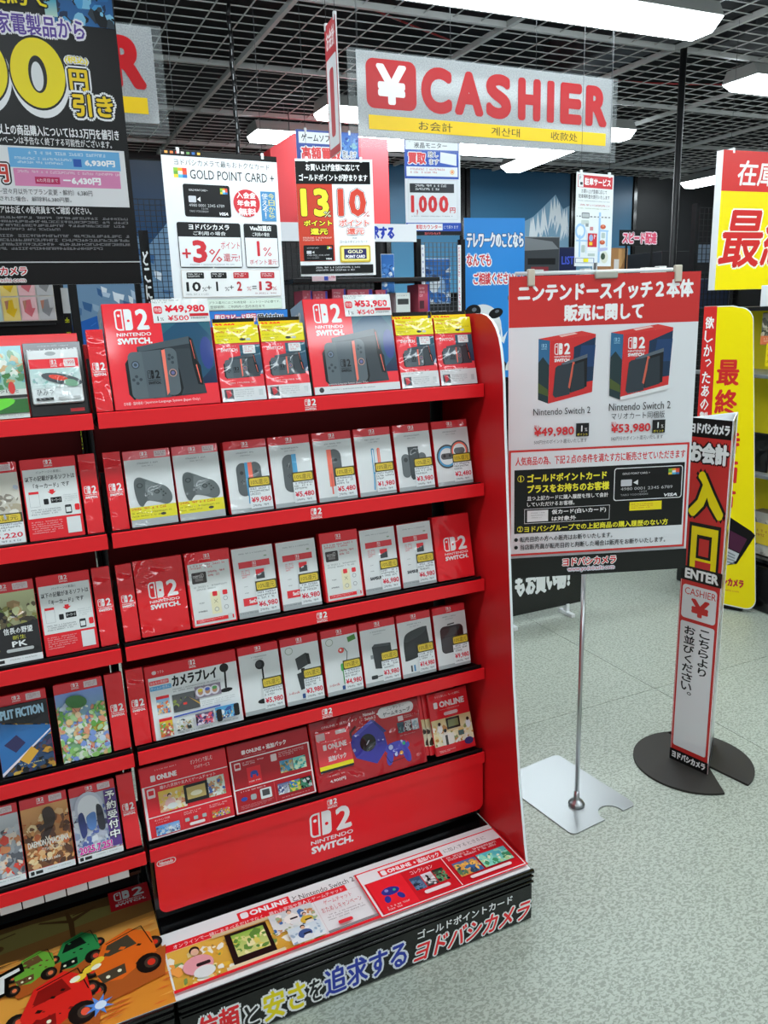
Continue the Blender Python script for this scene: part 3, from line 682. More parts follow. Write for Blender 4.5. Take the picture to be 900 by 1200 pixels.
# ---- second shelf
def pad(cv):
    cv.rect(0, 0, 1, 1, '#dbdfdf'); cv.rect(0, 0, 1, .115, '#d06a72'); cv.logo(.36, .02, .52, .10, '#f3e9e9', '#d06a72', n=3); cv.rrect(.66, .02, .92, .10, '#d9c4c6', .1); cv.micro(.69, .035, .9, .09, 2, '#a0686c', 3); title(cv, 4)
    cv.blob([(.16, .40), (.26, .35), (.42, .385), (.60, .44), (.82, .50), (.93, .60), (.92, .70), (.80, .74), (.62, .70), (.42, .67), (.34, .70), (.28, .74), (.20, .70), (.15, .55)], '#636b6c')
    cv.blob([(.16, .42), (.26, .37), (.38, .40), (.40, .62), (.30, .72), (.20, .69), (.15, .55)], '#575f60'); cv.blob([(.40, .42), (.6, .46), (.72, .66), (.42, .65)], '#6f7778')
    for x, y, r in ((.27, .46, .0068), (.62, .56, .0062)): cv.ell(x, y, r, r * .8, '#3b4243', 12); cv.ell(x, y, r * .6, r * .5, '#596162', 10)
    for x, y in ((.72, .54), (.76, .57), (.80, .60), (.75, .62), (.38, .57), (.42, .60)): cv.ell(x, y, .0022, .002, '#3f4647', 8)
    cv.rect(0, .74, 1, .905, '#e6dc2c'); cv.micro(.03, .75, .8, .79, 1, '#b23a20', 5, .6); cv.micro(.03, .81, .9, .89, 2, '#8f8722', 6, .4); cv.ell(.7, .86, .006, .003, '#3a3c36', 8); cv.rect(0, .905, 1, 1, '#b0b6b7')
def joy(cv, x, y, s, rail, side, k=1.0, dark='#5b6163'):
    w_, h_ = .012 * k, .030 * k
    cv.rrect(x - w_ / cv.w, y - h_ / cv.h, x + w_ / cv.w, y + h_ / cv.h, dark, .9)
    if side > 0: cv.rect(x + w_ * .35 / cv.w, y - h_ / cv.h, x + w_ * 1.0 / cv.w, y + h_ / cv.h, rail)
    else: cv.rect(x - w_ / cv.w, y - h_ / cv.h, x - w_ * .35 / cv.w, y + h_ / cv.h, rail)
    cv.ell(x - side * .2 * w_ / cv.w, y - .4 * h_ / cv.h, .0042, .0042, '#3a3f41', 12)
    for dx, dy in ((0, -1), (0, 1), (-1, 0), (1, 0)): cv.ell(x - side * .2 * w_ / cv.w + dx * .003 / cv.w, y + .12 * h_ / cv.h + dy * .003 / cv.h, .0013, .0013, '#3a3f41', 6)
BL, CO = '#4f9fcb', '#d97560'
def d_pair(cv): head(cv); title(cv, 8); joy(cv, .38, .54, 1, BL, 1, 1.25); joy(cv, .66, .54, 1, CO, -1, 1.25); cv.bar(.47, .65, .45, .88, .0025, BL); cv.bar(.55, .65, .56, .86, .0025, CO)
def d_left(cv): head(cv); title(cv, 10); joy(cv, .45, .53, 1, BL, 1, 1.45); cv.bar(.56, .66, .57, .8, .0025, BL)
def d_right(cv): head(cv); title(cv, 12); joy(cv, .50, .52, 1, CO, -1, 1.45); cv.bar(.385, .6, .375, .90, .0035, '#c46655')
def d_strap(cv):
    head(cv); title(cv, 14)
    for x, c in ((.46, BL), (.62, CO)): cv.rrect(x - .04, .30, x + .04, .68, c, .9); cv.rrect(x - .012, .32, x + .02, .66, '#e6e8e8' if c == BL else '#e8a090', .9); cv.bar(x - .02, .66, x - .05, .92, .003, c)
def d_grip(cv):
    head(cv); title(cv, 16)
    cv.rrect(.14, .44, .38, .80, '#666d6f', .9); cv.rrect(.60, .44, .84, .80, '#666d6f', .9); cv.ell(.26, .53, .0055, .0055, '#3a4042'); cv.ell(.73, .62, .0055, .0055, '#3a4042'); cv.poly([(.34, .34), (.64, .34), (.66, .80), (.58, .84), (.40, .84), (.36, .80)], '#3c4244'); cv.rect(.38, .36, .61, .76, '#474e50')
def d_wheel(cv):
    head(cv); title(cv, 18)
    for x, y, r, c in ((.34, .55, .030, BL), (.70, .48, .026, CO)):
        cv.ell(x, y, r, r, '#4a5052', 28); cv.ell(x, y, r * .86, r * .86, c, 28); cv.ell(x, y, r * .70, r * .70, '#dfe3e3', 28); cv.rrect(x - .18 * r / .03, y - .05, x + .18 * r / .03, y + .045, '#5a6062', .6)
    for x, y in ((.26, .54), (.42, .54)): cv.ell(x, y, .004, .004, '#32383a', 10)
def accessory_frame(fn): return lambda cv: (fn(cv), cv.rect(0, .94, 1, 1, '#a9b0b1'))
A2 = 'white accessory boxes on the second shelf'
for x0, x1, fn, pr, lab, nm, im in (
        (.1885, .288, pad, None, 'boxed black game pad with yellow note, first beside the red end card', 'controller_box', INK_FILM2),
        (.290, .392, pad, None, 'boxed black game pad with yellow note, second from the red end card', 'controller_box', INK_FILM2),
        (.4025, .5025, d_pair, '9,980', 'box showing blue and coral controller pair with 9,980 yen label', 'controller_box', INK_FILM2),
        (.5055, .6065, d_left, '5,480', 'box showing one dark controller with a blue rail, 5,480 yen', 'controller_box', INK_FILM),
        (.6115, .7105, d_right, '5,480', 'box showing one dark controller with a coral rail, 5,480 yen', 'controller_box', INK_FILM),
        (.7155, .8135, d_strap, '1,980', 'box showing a blue and a coral wrist strap, 1,980 yen', 'strap_box', INK_FILM),
        (.8195, .920, d_grip, '3,980', 'box showing a dark charging grip, 3,980 yen', 'grip_box', INK_FILM),
        (.9265, 1.030, d_wheel, '2,480', 'box showing two small steering wheels, 2,480 yen', 'wheel_box', INK_FILM2)):
    package(nm, lab, 'accessory box', 2, x0, x1, .163, .028, accessory_frame(fn) if pr else fn, A2, price=pr, inkm=im, pr=(.47, .52, .985, .95))

# ---- third shelf
def logocard(cv): cv.rect(0, 0, 1, 1, '#c41822'); cv.logo(.24, .30, .86, .66, '#efe9e9', '#c41822', n=8)
def logocard2(cv): cv.rect(0, 0, 1, 1, '#cf1d28'); cv.logo(.24, .34, .88, .70, '#f0ecec', '#cf1d28', n=8)
def infocard(cv):
    cv.rect(0, 0, 1, 1, '#c91f2a'); cv.logo(.42, .035, .56, .11, '#f2e6e6', '#c91f2a', n=3); cv.rect(.04, .15, .97, .985, '#dfe2e0')
    cv.micro(.09, .17, .88, .235, 2, '#b2454c', 3, .6); cv.rrect(.10, .27, .43, .42, '#3a3433', .1); cv.text('microSD', .14, .29, .37, .345, '#d8d2d0', res=1); cv.rect(.17, .35, .35, .39, '#75706e'); cv.micro(.47, .27, .92, .36, 2, '#a9444c', 5, .5)
    cv.micro(.12, .46, .9, .53, 2, '#8f9594', 6, .45); cv.rect(.46, .56, .68, .86, '#e9e3bd'); cv.rrect(.51, .555, .62, .62, '#c62f38', .2); cv.rrect(.74, .555, .85, .62, '#c62f38', .2)
    for x, y, k in ((.57, .69, 0), (.79, .67, 1), (.57, .80, 1), (.79, .79, 1)):
        if k: cv.ell(x, y, .0050, .0050, '#6f7577', 14); cv.ell(x, y, .0041, .0041, '#e4e3cf' if x < .7 else '#dfe2e0', 14)
        else: cv.bar(x - .04, y - .025, x + .04, y + .025, .0008, '#77704a'); cv.bar(x - .04, y + .025, x + .04, y - .025, .0008, '#77704a')
    cv.micro(.2, .68, .33, .71, 1, '#6a7072', 7); cv.micro(.16, .79, .38, .82, 1, '#43484a', 8, .7); cv.rect(.08, .905, .93, .955, '#c8242e'); cv.micro(.12, .915, .7, .945, 2, '#efdada', 4, .4)
    cv.rect(.80, .885, .90, .955, '#cfd3d2')
def sdcard(sam):
    def f(cv):
        cv.rect(0, 0, 1, 1, '#dfe2e2'); cv.micro(.16, .075, .85, .10, 1, '#9aa0a2', 5, .6); cv.ell(.80, .15, .004, .002, '#9fb09a', 8); cv.rect(.13, .20, .89, .29, '#c53a43'); cv.logo(.46, .21, .56, .28, '#eedddd', '#c53a43', n=3)
        cv.micro(.18, .32, .40, .44, 4, '#c46a70', 6, .5); cv.micro(.2, .55, .3, .57, 1, '#8d9395', 7); cv.micro(.2, .64, .3, .66, 1, '#6d7375', 8)
        cv.rrect(.47, .31, .78, .50, '#d8dcdc', .1); cv.rect(.52, .33, .73, .47, '#3b4044'); cv.poly([(.52, .33), (.73, .33), (.73, .37), (.52, .41)], '#c5303a')
        if sam: cv.text('SAMSUNG', .16, .735, .58, .785, '#3a3f44', bo=.06, res=1)
        else: cv.rect(.14, .72, .60, .83, '#c5303a'); cv.text('SanDisk', .28, .745, .56, .80, '#f2e2e2', bo=.05, res=1)
        cv.rect(0, .91, 1, 1, '#a7adae'); cv.micro(.04, .925, .5, .95, 1, '#6f7678', 3)
    return f
A3 = 'cards and boxes on the third shelf'
for x0, x1, fn, pr, lab, nm, h in (
        (.184, .2915, logocard, None, 'large red logo card at the left half of the third shelf', 'logo_card', .170),
        (.295, .399, infocard, None, 'white memory card notice beside the large red logo card', 'information_card', .170),
        (.4015, .5015, sdcard(False), '6,980', 'red and white memory card box, first beside the left notice', 'memory_card_box', .164),
        (.507, .6065, sdcard(False), '6,980', 'red and white memory card box, second from the left notice', 'memory_card_box', .163),
        (.6165, .7175, infocard, None, 'white memory card notice at the middle of the third shelf', 'information_card', .169),
        (.720, .8175, sdcard(True), '6,980', 'memory card box with no red name block, beside the middle notice', 'memory_card_box', .162),
        (.8225, .9195, sdcard(True), '6,980', 'memory card box with no red name block, beside the right logo card', 'memory_card_box', .162),
        (.924, 1.0335, logocard2, None, 'red logo card at the right end of the third shelf', 'logo_card', .167)):
    package(nm, lab, 'card' if 'card' in nm and not pr else 'memory card box', 3, x0, x1, h, .024, fn, A3, price=pr, dz=.002, inkm=INK_FILM2 if x0 < .3 else INK_FILM, pr=(.47, .50, .985, .95))

# ---- fourth shelf
def d_cam(cv):
    head(cv, '#c22a34'); title(cv, 20); cv.ell(.50, .24 + .05, .0115, .0115, '#1f2325', 20); cv.ell(.48, .285, .007, .008, '#34393b', 14); cv.bar(.555, .30, .545, .80, .0042, '#24282a'); cv.ell(.50, .83, .0155, .006, '#202426', 18)
def d_cam2(cv):
    head(cv, '#c22a34'); cv.ell(.20, .19, .010, .009, '#8fa08a'); cv.ell(.20, .19, .0085, .0076, '#dfe3df')
    cv.poly([(.34, .32), (.62, .26), (.66, .44), (.38, .50)], '#33383a'); cv.poly([(.62, .26), (.72, .28), (.74, .44), (.66, .44)], '#24282a'); cv.poly([(.34, .55), (.60, .52), (.62, .78), (.40, .80)], '#2b3032'); cv.rect(.46, .48, .56, .55, '#1d2122'); cv.text('i-dock', .08, .80, .36, .84, '#b0303a', res=1); cv.rrect(.42, .86, .5, .93, '#2c4f8a', .2)
def d_green(cv):
    head(cv, '#c22a34'); cv.ell(.20, .19, .010, .009, '#8fa08a'); cv.ell(.20, .19, .0085, .0076, '#dfe3df'); cv.poly([(.70, .16), (.92, .13), (.94, .21), (.72, .24)], '#4f8a3c')
    pts = [(.60, .58), (.64, .46), (.66, .38), (.60, .32), (.54, .31)]
    for q, w_ in zip(pts, pts[1:]): cv.bar(*q, *w_, .0018, '#3a4a3c')
    cv.ell(.50, .34, .008, .007, '#c64a44', 14); cv.ell(.485, .335, .003, .003, '#e9e4e0', 8); cv.rrect(.44, .54, .66, .66, '#4fae5a', .2); cv.rect(.48, .66, .62, .86, '#43a050'); cv.text('i-dock', .08, .82, .36, .86, '#b0303a', res=1); cv.rrect(.42, .88, .5, .94, '#2c4f8a', .2)
def d_adapter(cv):
    head(cv, '#c22a34'); title(cv, 24); cv.poly([(.28, .40), (.36, .36), (.82, .38), (.84, .70), (.74, .78), (.32, .74)], '#33393b'); cv.poly([(.28, .40), (.36, .36), (.82, .38), (.76, .42)], '#4a5153'); cv.rect(.22, .52, .30, .58, '#8a9092'); cv.rrect(.18, .84, .36, .90, '#2c3133', .3); cv.bar(.34, .87, .58, .86, .002, '#2c3133')
def d_case(cv):
    head(cv, '#c22a34'); title(cv, 26); cv.blob([(.14, .40), (.30, .29), (.80, .24), (.86, .30), (.88, .60), (.70, .68), (.18, .74), (.12, .68)], '#2d3234'); cv.blob([(.14, .40), (.30, .29), (.80, .24), (.74, .34), (.24, .44)], '#3d4345'); cv.rect(.26, .82, .31, .92, '#4a5052'); cv.rect(.35, .82, .40, .92, '#4a90c0')
def d_bag(cv):
    head(cv, '#c22a34'); title(cv, 28); cv.rrect(.16, .32, .88, .76, '#353235', .18); cv.rrect(.19, .36, .68, .74, '#413d3f', .15); cv.bar(.4, .30, .62, .29, .003, '#2a2728'); cv.poly([(.68, .34), (.86, .36), (.87, .70), (.70, .74)], '#2a2829'); cv.bar(.22, .5, .66, .48, .0008, '#262425')
def d_camplay(cv):
    cv.rect(0, 0, 1, 1, '#c01f2a'); cv.logo(.475, .02, .55, .13, '#f2e8e8', '#c01f2a', n=3); cv.rrect(.07, .07, .12, .12, '#e7c8ca', .5); cv.text('ソフト', .13, .075, .20, .115, '#f0dcdc', res=1)
    cv.rect(.025, .16, 1, 1, '#e6e9ea'); cv.text('カメラプレイ', .27, .175, .77, .335, '#1a1a1c', bo=.045); cv.rrect(.03, .20, .24, .26, '#d4555a', .2); cv.rrect(.03, .275, .26, .335, '#5aa7d8', .2); cv.text('みんなの笑顔が', .04, .21, .23, .25, '#f2e6e6', res=1); cv.text('ゲームの世界に', .04, .285, .25, .325, '#eef4f8', res=1)
    cv.ell(.855, .22, .0105, .0105, '#1b1f21', 18); cv.bar(.86, .26, .85, .50, .0045, '#1f2325'); cv.ell(.85, .53, .015, .005, '#1d2123', 16)
    cv.micro(.27, .36, .80, .42, 2, '#8b9092', 4, .4); cv.rect(.08, .42, .22, .46, '#c5242e'); cv.art(.08, .46, .22, .66, ['#7fb4dc', '#e8c48a', '#d4773a', '#f2ece0', '#4a78b4'], 31, 18, .4)
    cv.art(.25, .44, .54, .68, ['#5c5f60', '#6a6764', '#8d9a4f', '#3d4144', '#c9a9b4'], 32, 16, .4); cv.poly([(.25, .68), (.40, .50), (.44, .50), (.54, .66), (.54, .68)], '#4f5152'); cv.poly([(.42, .50), (.54, .62), (.54, .64)], '#d9a83a'); cv.rect(.36, .57, .40, .60, '#c43a34')
    cv.rect(.50, .40, .79, .56, '#8d7f90')
    for x, c in ((.56, '#d8c23a'), (.64, '#4a62b8'), (.72, '#5aa05a')): cv.ell(x, .48, .011, .011, '#d8d4dc', 14); cv.ell(x, .48, .006, .007, '#b98a6a', 12); cv.ell(x, .455, .006, .004, c, 10)
    cv.bar(.24, .735, .76, .715, .0035, '#3f58b0'); cv.rect(.08, .72, .22, .76, '#c5242e'); cv.art(.08, .76, .22, .97, ['#e8c43a', '#c46a3a', '#7fae4f', '#a54a5c', '#efe6cc'], 33, 18, .4)
    cv.art(.25, .77, .44, .93, ['#e2e5e4', '#cfd3d0', '#c9a27c', '#e9e7da', '#2f3436', '#8f9a4f'], 34, 20, .5); cv.art(.47, .76, .67, .92, ['#4a3560', '#e8d8e8', '#c4556a', '#5a4a9a', '#2c2438'], 35, 20, .5); cv.art(.69, .73, .95, .90, ['#4a9ad0', '#7cc4e8', '#dfe9ec', '#3a5a9a', '#e2c46a'], 36, 20, .5)
    cv.rrect(.70, .76, .76, .93, '#24282b', .3); cv.rrect(.90, .73, .96, .90, '#24282b', .3); cv.micro(.26, .945, .66, .975, 1, '#9a9fa1', 5); cv.micro(.56, .60, .93, .68, 3, '#a6abad', 7, .35); cv.micro(.70, .93, .95, .96, 1, '#9a9fa1', 9)
A4 = 'boxes on the fourth shelf'
package('information_card', 'wide white camera play notice card on the fourth shelf', 'display card', 4, .182, .3945, .172, .02, d_camplay, A4, inkm=INK_GLOSS)
for x0, x1, fn, pr, lab, nm in (
        (.397, .4975, d_cam, '5,980', 'box showing a round black camera on a stalk, 5,980 yen', 'camera_box'),
        (.5015, .600, d_cam2, '3,980', 'box showing stacked black cubes, 3,980 yen, on the fourth shelf', 'camera_box'),
        (.6065, .705, d_green, '4,980', 'box showing a green stalk camera, 4,980 yen', 'camera_box'),
        (.7095, .8105, d_adapter, '3,980', 'box showing a black power adapter with its plug, 3,980 yen', 'adapter_box'),
        (.8145, .914, d_case, '14,980', 'box showing a flat black carrying case, 14,980 yen', 'carrying_case_box'),
        (.9195, 1.019, d_bag, '9,980', 'box showing a dark soft bag, 9,980 yen, end of the fourth shelf', 'bag_box')):
    package(nm, lab, 'accessory box', 4, x0, x1, .166, .026, accessory_frame(fn), A4, price=pr, dz=.006, inkm=INK_FILM if x0 > .42 else INK_GLOSS, pr=(.50, .50, .99, .95))

# ---- fifth shelf
def d_online(cv):
    cv.rect(0, 0, 1, 1, '#c22430'); cv.rrect(.11, .135, .165, .22, '#f0dede', .2); cv.text('ONLINE', .18, .14, .41, .215, '#f4eaea', bo=.06); cv.micro(.17, .06, .42, .085, 1, '#e6b4b6', 3); cv.text('オンラインで楽しむ', .58, .05, .84, .12, '#f2e0e0', res=1); cv.text('5つのサービス', .62, .14, .80, .19, '#f2e0e0', res=1)
    cv.rect(.0, .27, .028, 1, '#eee6e6'); cv.rect(.0, .27, 1, .282, '#eee6e6'); cv.rect(.0, .985, 1, 1, '#eee6e6'); cv.rect(0, .70, 1, .712, '#eee6e6')
    cv.text('離れた家族や友人とゲームチャット', .20, .30, .85, .35, '#f2e0e0', res=1); cv.rrect(.05, .31, .14, .44, '#e9d2d2', .15); cv.rect(.065, .335, .125, .40, '#c22430')
    cv.art(.17, .375, .48, .67, ['#e9c44a', '#e8b49a', '#f0e4d0', '#d98a5a', '#e9d88a'], 41, 18, .4); sit2(cv, .29, .50); cv.rect(.46, .38, .74, .64, '#2b2a26'); cv.rect(.49, .42, .71, .59, '#c9b06a'); cv.ell(.60, .52, .014, .006, '#e9e2c2'); cv.art(.74, .36, .94, .64, ['#d4d9c8', '#e8ece4', '#9fb08a', '#4a6ab0', '#c9966a'], 42, 20, .4)
    cv.text('オンラインで対戦', .09, .735, .26, .765, '#f0dcdc', res=1); cv.micro(.10, .78, .24, .80, 1, '#e9c0c2', 3); cv.art(.09, .83, .36, .965, ['#5a9ad8', '#e2e6ea', '#3a5a9a', '#c9d4e0', '#8d9aa8'], 43, 18, .5); cv.micro(.42, .74, .62, .79, 2, '#e9c4c6', 5)
    for x in (.45, .55, .65): cv.rrect(x - .025, .83, x + .025, .88, '#aeb4b4', .2)
    cv.rrect(.47, .905, .65, .945, '#f0e2e2', .5); cv.micro(.72, .74, .94, .79, 2, '#e9c4c6', 6); cv.art(.74, .82, .95, .93, ['#c22430', '#e8d05a', '#4aa05a', '#3a5ab0', '#e8e8e8', '#c46ab0'], 44, 24, .35)
    cv.lines(.39, .712, .695, .985, '#d4555c', .0004)
def sit2(cv, x, y): cv.ell(x, y + .06, .012, .010, '#e8b8b4'); cv.ell(x, y - .045, .0045, .0046, '#2a201c'); cv.ell(x + .003, y - .03, .0036, .004, '#e6b898'); cv.ell(x + .02, y + .11, .012, .007, '#e6e9e6')
def d_pack(cv):
    cv.rect(0, 0, 1, 1, '#9c1622'); cv.rrect(.16, .11, .205, .17, '#f0dede', .2); cv.text('ONLINE + 追加パック', .215, .10, .72, .175, '#f4eaea', bo=.04, res=1); cv.micro(.18, .19, .45, .21, 1, '#d49a9e', 4)
    for r_ in ((0, .225, 1, .24), (0, .225, .018, .99), (.982, .225, 1, .99), (0, .975, 1, .99), (0, .645, 1, .66)): cv.rect(*r_, '#eee6e6')
    cv.rrect(.05, .27, .125, .375, '#e9d2d2', .15); cv.rect(.06, .29, .115, .345, '#a51c27'); cv.micro(.15, .28, .42, .34, 2, '#e9c4c6', 6); cv.rect(.19, .37, .36, .62, '#c8242f'); cv.ell(.275, .46, .009, .005, '#3048a8', 14); cv.ell(.24, .50, .003, .005, '#3048a8'); cv.ell(.31, .50, .003, .005, '#3048a8'); cv.micro(.2, .57, .35, .60, 1, '#f0dada', 7)
    cv.rrect(.50, .27, .575, .375, '#e9d2d2', .15); cv.micro(.60, .27, .93, .35, 3, '#e9c4c6', 8, .45); cv.art(.60, .40, .76, .58, ['#4a9ac0', '#e6d89a', '#3f6a5a', '#c4a25a'], 51, 14, .5); cv.art(.765, .40, .93, .58, ['#6ad0c8', '#d8f0d0', '#3a8a7a'], 52, 14, .5)
    cv.rect(.49, .66, .496, .975, '#c9505a'); cv.micro(.08, .68, .4, .71, 1, '#e9c4c6', 3); cv.ell(.11, .80, .008, .005, '#3048a8', 14); cv.rrect(.19, .76, .26, .84, '#a8acae', .3); cv.rrect(.31, .72, .45, .87, '#dfe2e2', .1); cv.rect(.335, .74, .425, .83, '#4a4a4c')
    cv.micro(.06, .89, .46, .95, 3, '#d9a0a4', 11, .35)
    for k, pl in enumerate((['#4a5a8a', '#e6e6ea', '#b4b8c4'], ['#3a78c0', '#e6d04a', '#5aa04a'], ['#1c1c22', '#3a8a6a', '#c4c4c4'])): cv.art(.53 + .145 * k, .72, .67 + .145 * k, .88, pl, 53 + k, 14, .5)
    cv.micro(.56, .92, .92, .94, 1, '#d9a0a4', 12)
def d_cube(cv):
    cv.rect(0, 0, 1, 1, '#8e1522'); cv.grad(0, .1, 1, 1, '#9c1823', '#a01a25')
    cv.rrect(.615, .025, .955, .19, '#e3e0e0', .5); cv.poly([(.60, .1), (.63, .08), (.63, .14)], '#e3e0e0'); cv.text('ニンテンドー', .70, .045, .87, .09, '#2a2a2c', res=1); cv.text('ゲームキューブ', .66, .105, .92, .17, '#2a2a2c', res=1, bo=.02)
    cv.text('ONLINE + 追加パック', .10, .08, .42, .12, '#e8cccc', res=1); cv.text('と', .445, .07, .465, .11, '#e8cccc', res=1); cv.text('Nintendo', .48, .04, .59, .09, '#f0dede', res=1, bo=.02); cv.text('Switch 2', .49, .11, .59, .155, '#f0dede', res=1, bo=.02)
    # boxy violet console and its pad
    for q in ((.40, .20, .34, .28), (.34, .28, .35, .36)): cv.bar(*q, .006, '#4a1c24')
    cv.poly([(.36, .32), (.54, .16), (.64, .36), (.66, .62), (.54, .82), (.36, .66), (.33, .45)], '#3c38a0'); cv.poly([(.36, .32), (.54, .16), (.57, .19), (.39, .36)], '#5450b8'); cv.poly([(.54, .16), (.57, .18), (.67, .38), (.64, .40)], '#2a2678')
    cv.ell(.485, .48, .0225, .0225, '#16161a', 26); cv.ell(.485, .48, .018, .018, '#222228', 24); cv.bar(.47, .51, .50, .45, .0028, '#c9c9d4'); cv.ell(.355, .54, .004, .004, '#9aa0d4')
    cv.ell(.745, .66, .036, .0155, '#4744b0', 24); cv.ell(.665, .78, .010, .022, '#4744b0', rot=14); cv.ell(.825, .80, .010, .022, '#4744b0', rot=-14); cv.ell(.685, .64, .0105, .0105, '#3a37a0'); cv.ell(.685, .64, .0065, .0065, '#a8b0d8'); cv.ell(.725, .76, .0068, .0068, '#3a37a0'); cv.ell(.775, .76, .0072, .0072, '#3a37a0'); cv.ell(.775, .76, .0052, .0052, '#e8a03a'); cv.rrect(.713, .735, .737, .785, '#a8acd4', .3); cv.ell(.81, .63, .0042, .0042, '#2fae7a'); cv.ell(.835, .61, .002, .003, '#c83a4a'); cv.ell(.79, .585, .002, .003, '#b4b8c8')
    cv.bar(.62, .72, .66, .86, .0015, '#2a1a3a'); cv.bar(.66, .86, .80, .84, .0015, '#2a1a3a')
    cv.rrect(.79, .215, .84, .29, '#e6d2d2', .1); cv.micro(.85, .22, .97, .27, 2, '#e6c4c4', 4, .5)
    for k, pl in enumerate((['#3a5a6a', '#28404e', '#5f8a8a'], ['#c8c8c8', '#202022', '#e8e8e8'], ['#e6e6ea', '#9ab4c0', '#c4c4c4'])): cv.art(.775 + k * .068, .31, .838 + k * .068, .47, pl, 61 + k, 12, .5)
    cv.micro(.78, .50, .93, .52, 1, '#d8a8ac', 5)
    cv.text('4,900円', .10, .86, .24, .91, '#f0dede', res=1, bo=.03); cv.micro(.10, .80, .24, .825, 1, '#e6c4c4', 6)
def cube_flap(t, w, h):
    o = MB().box(-.145, -.0035, .045, -.052, -.0028, h - .028).put('front_ticket', M_REDCARD, t)
    cv = Cv(.092, h - .075); cv.rect(0, 0, 1, 1, '#cf4048'); cv.rrect(.02, .02, .28, .2, '#d8b4b4', .1); cv.rrect(.60, .03, .9, .13, '#e6d4d4', .2); cv.text('ONLINE', .32, .32, .88, .46, '#f2dcdc', bo=.05, res=1); cv.rrect(.18, .32, .28, .46, '#f2dcdc', .2); cv.text('+', .48, .52, .54, .58, '#f2dcdc', res=1, bo=.05); cv.text('追加パック', .28, .62, .82, .76, '#f6eaea', bo=.03, res=1)
    cv.rect(0, .84, 1, .94, '#f0e01a'); cv.rect(0, .94, 1, 1, '#2b2b2b'); cv.micro(.15, .25, .8, .28, 1, '#f0d0d0', 3)
    cv.build('ticket_print', o, INK_FILM2, off=(-.0985, -.0036, .045 + (h - .073) / 2))
def d_service(cv):
    cv.rect(0, 0, 1, 1, '#c41c28'); cv.text('もっと楽しい、もっと便利に', .18, .05, .82, .085, '#f0dada', res=1); cv.rrect(.12, .15, .22, .25, '#f4e8e8', .25); cv.text('ONLINE', .26, .15, .90, .25, '#f4eaea', bo=.06, res=2); cv.micro(.25, .28, .75, .30, 1, '#e6b4b8', 4); cv.rrect(.34, .335, .70, .39, '#e8c8ca', .5)
    cv.art(0, .43, 1, .86, ['#e9d49a', '#f0e8c8', '#d4a05a', '#c98a4a', '#e9c47a', '#f4ecdc', '#8d9a5a'], 71, 30, .3); cv.rect(.36, .44, .70, .62, '#2d2a22'); cv.rect(.40, .47, .66, .585, '#7f8a5a'); cv.rect(.33, .62, .76, .65, '#dfc89a')
    for x, y, c in ((.18, .58, '#f0ece6'), (.9, .60, '#e6e9ee'), (.3, .70, '#e0d4c4')): cv.ell(x, y, .008, .012, c); cv.ell(x, y - .075, .0045, .005, '#2c211c')
    cv.rrect(.20, .68, .50, .86, '#e8e2d8', .2); cv.rect(.28, .70, .34, .86, '#3a3634'); cv.rect(.62, .68, .76, .76, '#4a6a6a'); cv.poly([(.5, .84), (.62, .78), (.66, .80), (.54, .87)], '#f0ece4')
    cv.rect(0, .86, 1, 1, '#b81a26'); cv.ell(.85, .88, .014, .010, '#2a2c6a', 12); cv.micro(.08, .93, .5, .97, 2, '#efd4d4', 4)
A5 = 'cards on the lowest main shelf'
package('information_card', 'red online service notice card at the left of the lowest shelf', 'display card', 5, .146, .3525, .168, .012, d_online, A5, inkm=INK_GLOSS, dz=.004)
package('information_card', 'dark red add-on pack notice card in white outlines, second on the lowest shelf', 'display card', 5, .354, .5625, .168, .012, d_pack, A5, inkm=INK_GLOSS, dz=.004)
t = package('console_pouch', 'dark red pouch picturing a violet cube console and pad', 'display card', 5, .566, .880, .176, .010, d_cube, A5, inkm=INK_FILM2, extra=cube_flap)
package('information_card', 'red online leaflet with people in a sunny room, lowest shelf end', 'display card', 5, .905, 1.030, .168, .006, d_service, A5, inkm=INK_FILM, dz=.006)
def leaf(cv): cv.rect(0, 0, 1, 1, '#c41c28'); cv.art(0, .43, 1, .86, ['#e9d49a', '#f0e8c8', '#d4a05a', '#3d2a1a', '#c98a4a'], 72, 14, .6)
for k, dx in enumerate((.884, .894)):
    o = thing('leaflet', 'red leaflet edge peeping out behind the online leaflet, ' + ('outer one' if k == 0 else 'inner one'), 'leaflet', (dx + .05, 1.703 + .004 * (2 - k), .380), (-LEAN[4], 0, 0), 'leaflets behind the online leaflet')
    MB().box(-.05, 0, 0, .05, .0012, .172).put('sheet', M_REDCARD, o); cv = Cv(.1, .17); leaf(cv); cv.build('front_print', o, INK_FILM, off=(0, -.0001, .086))

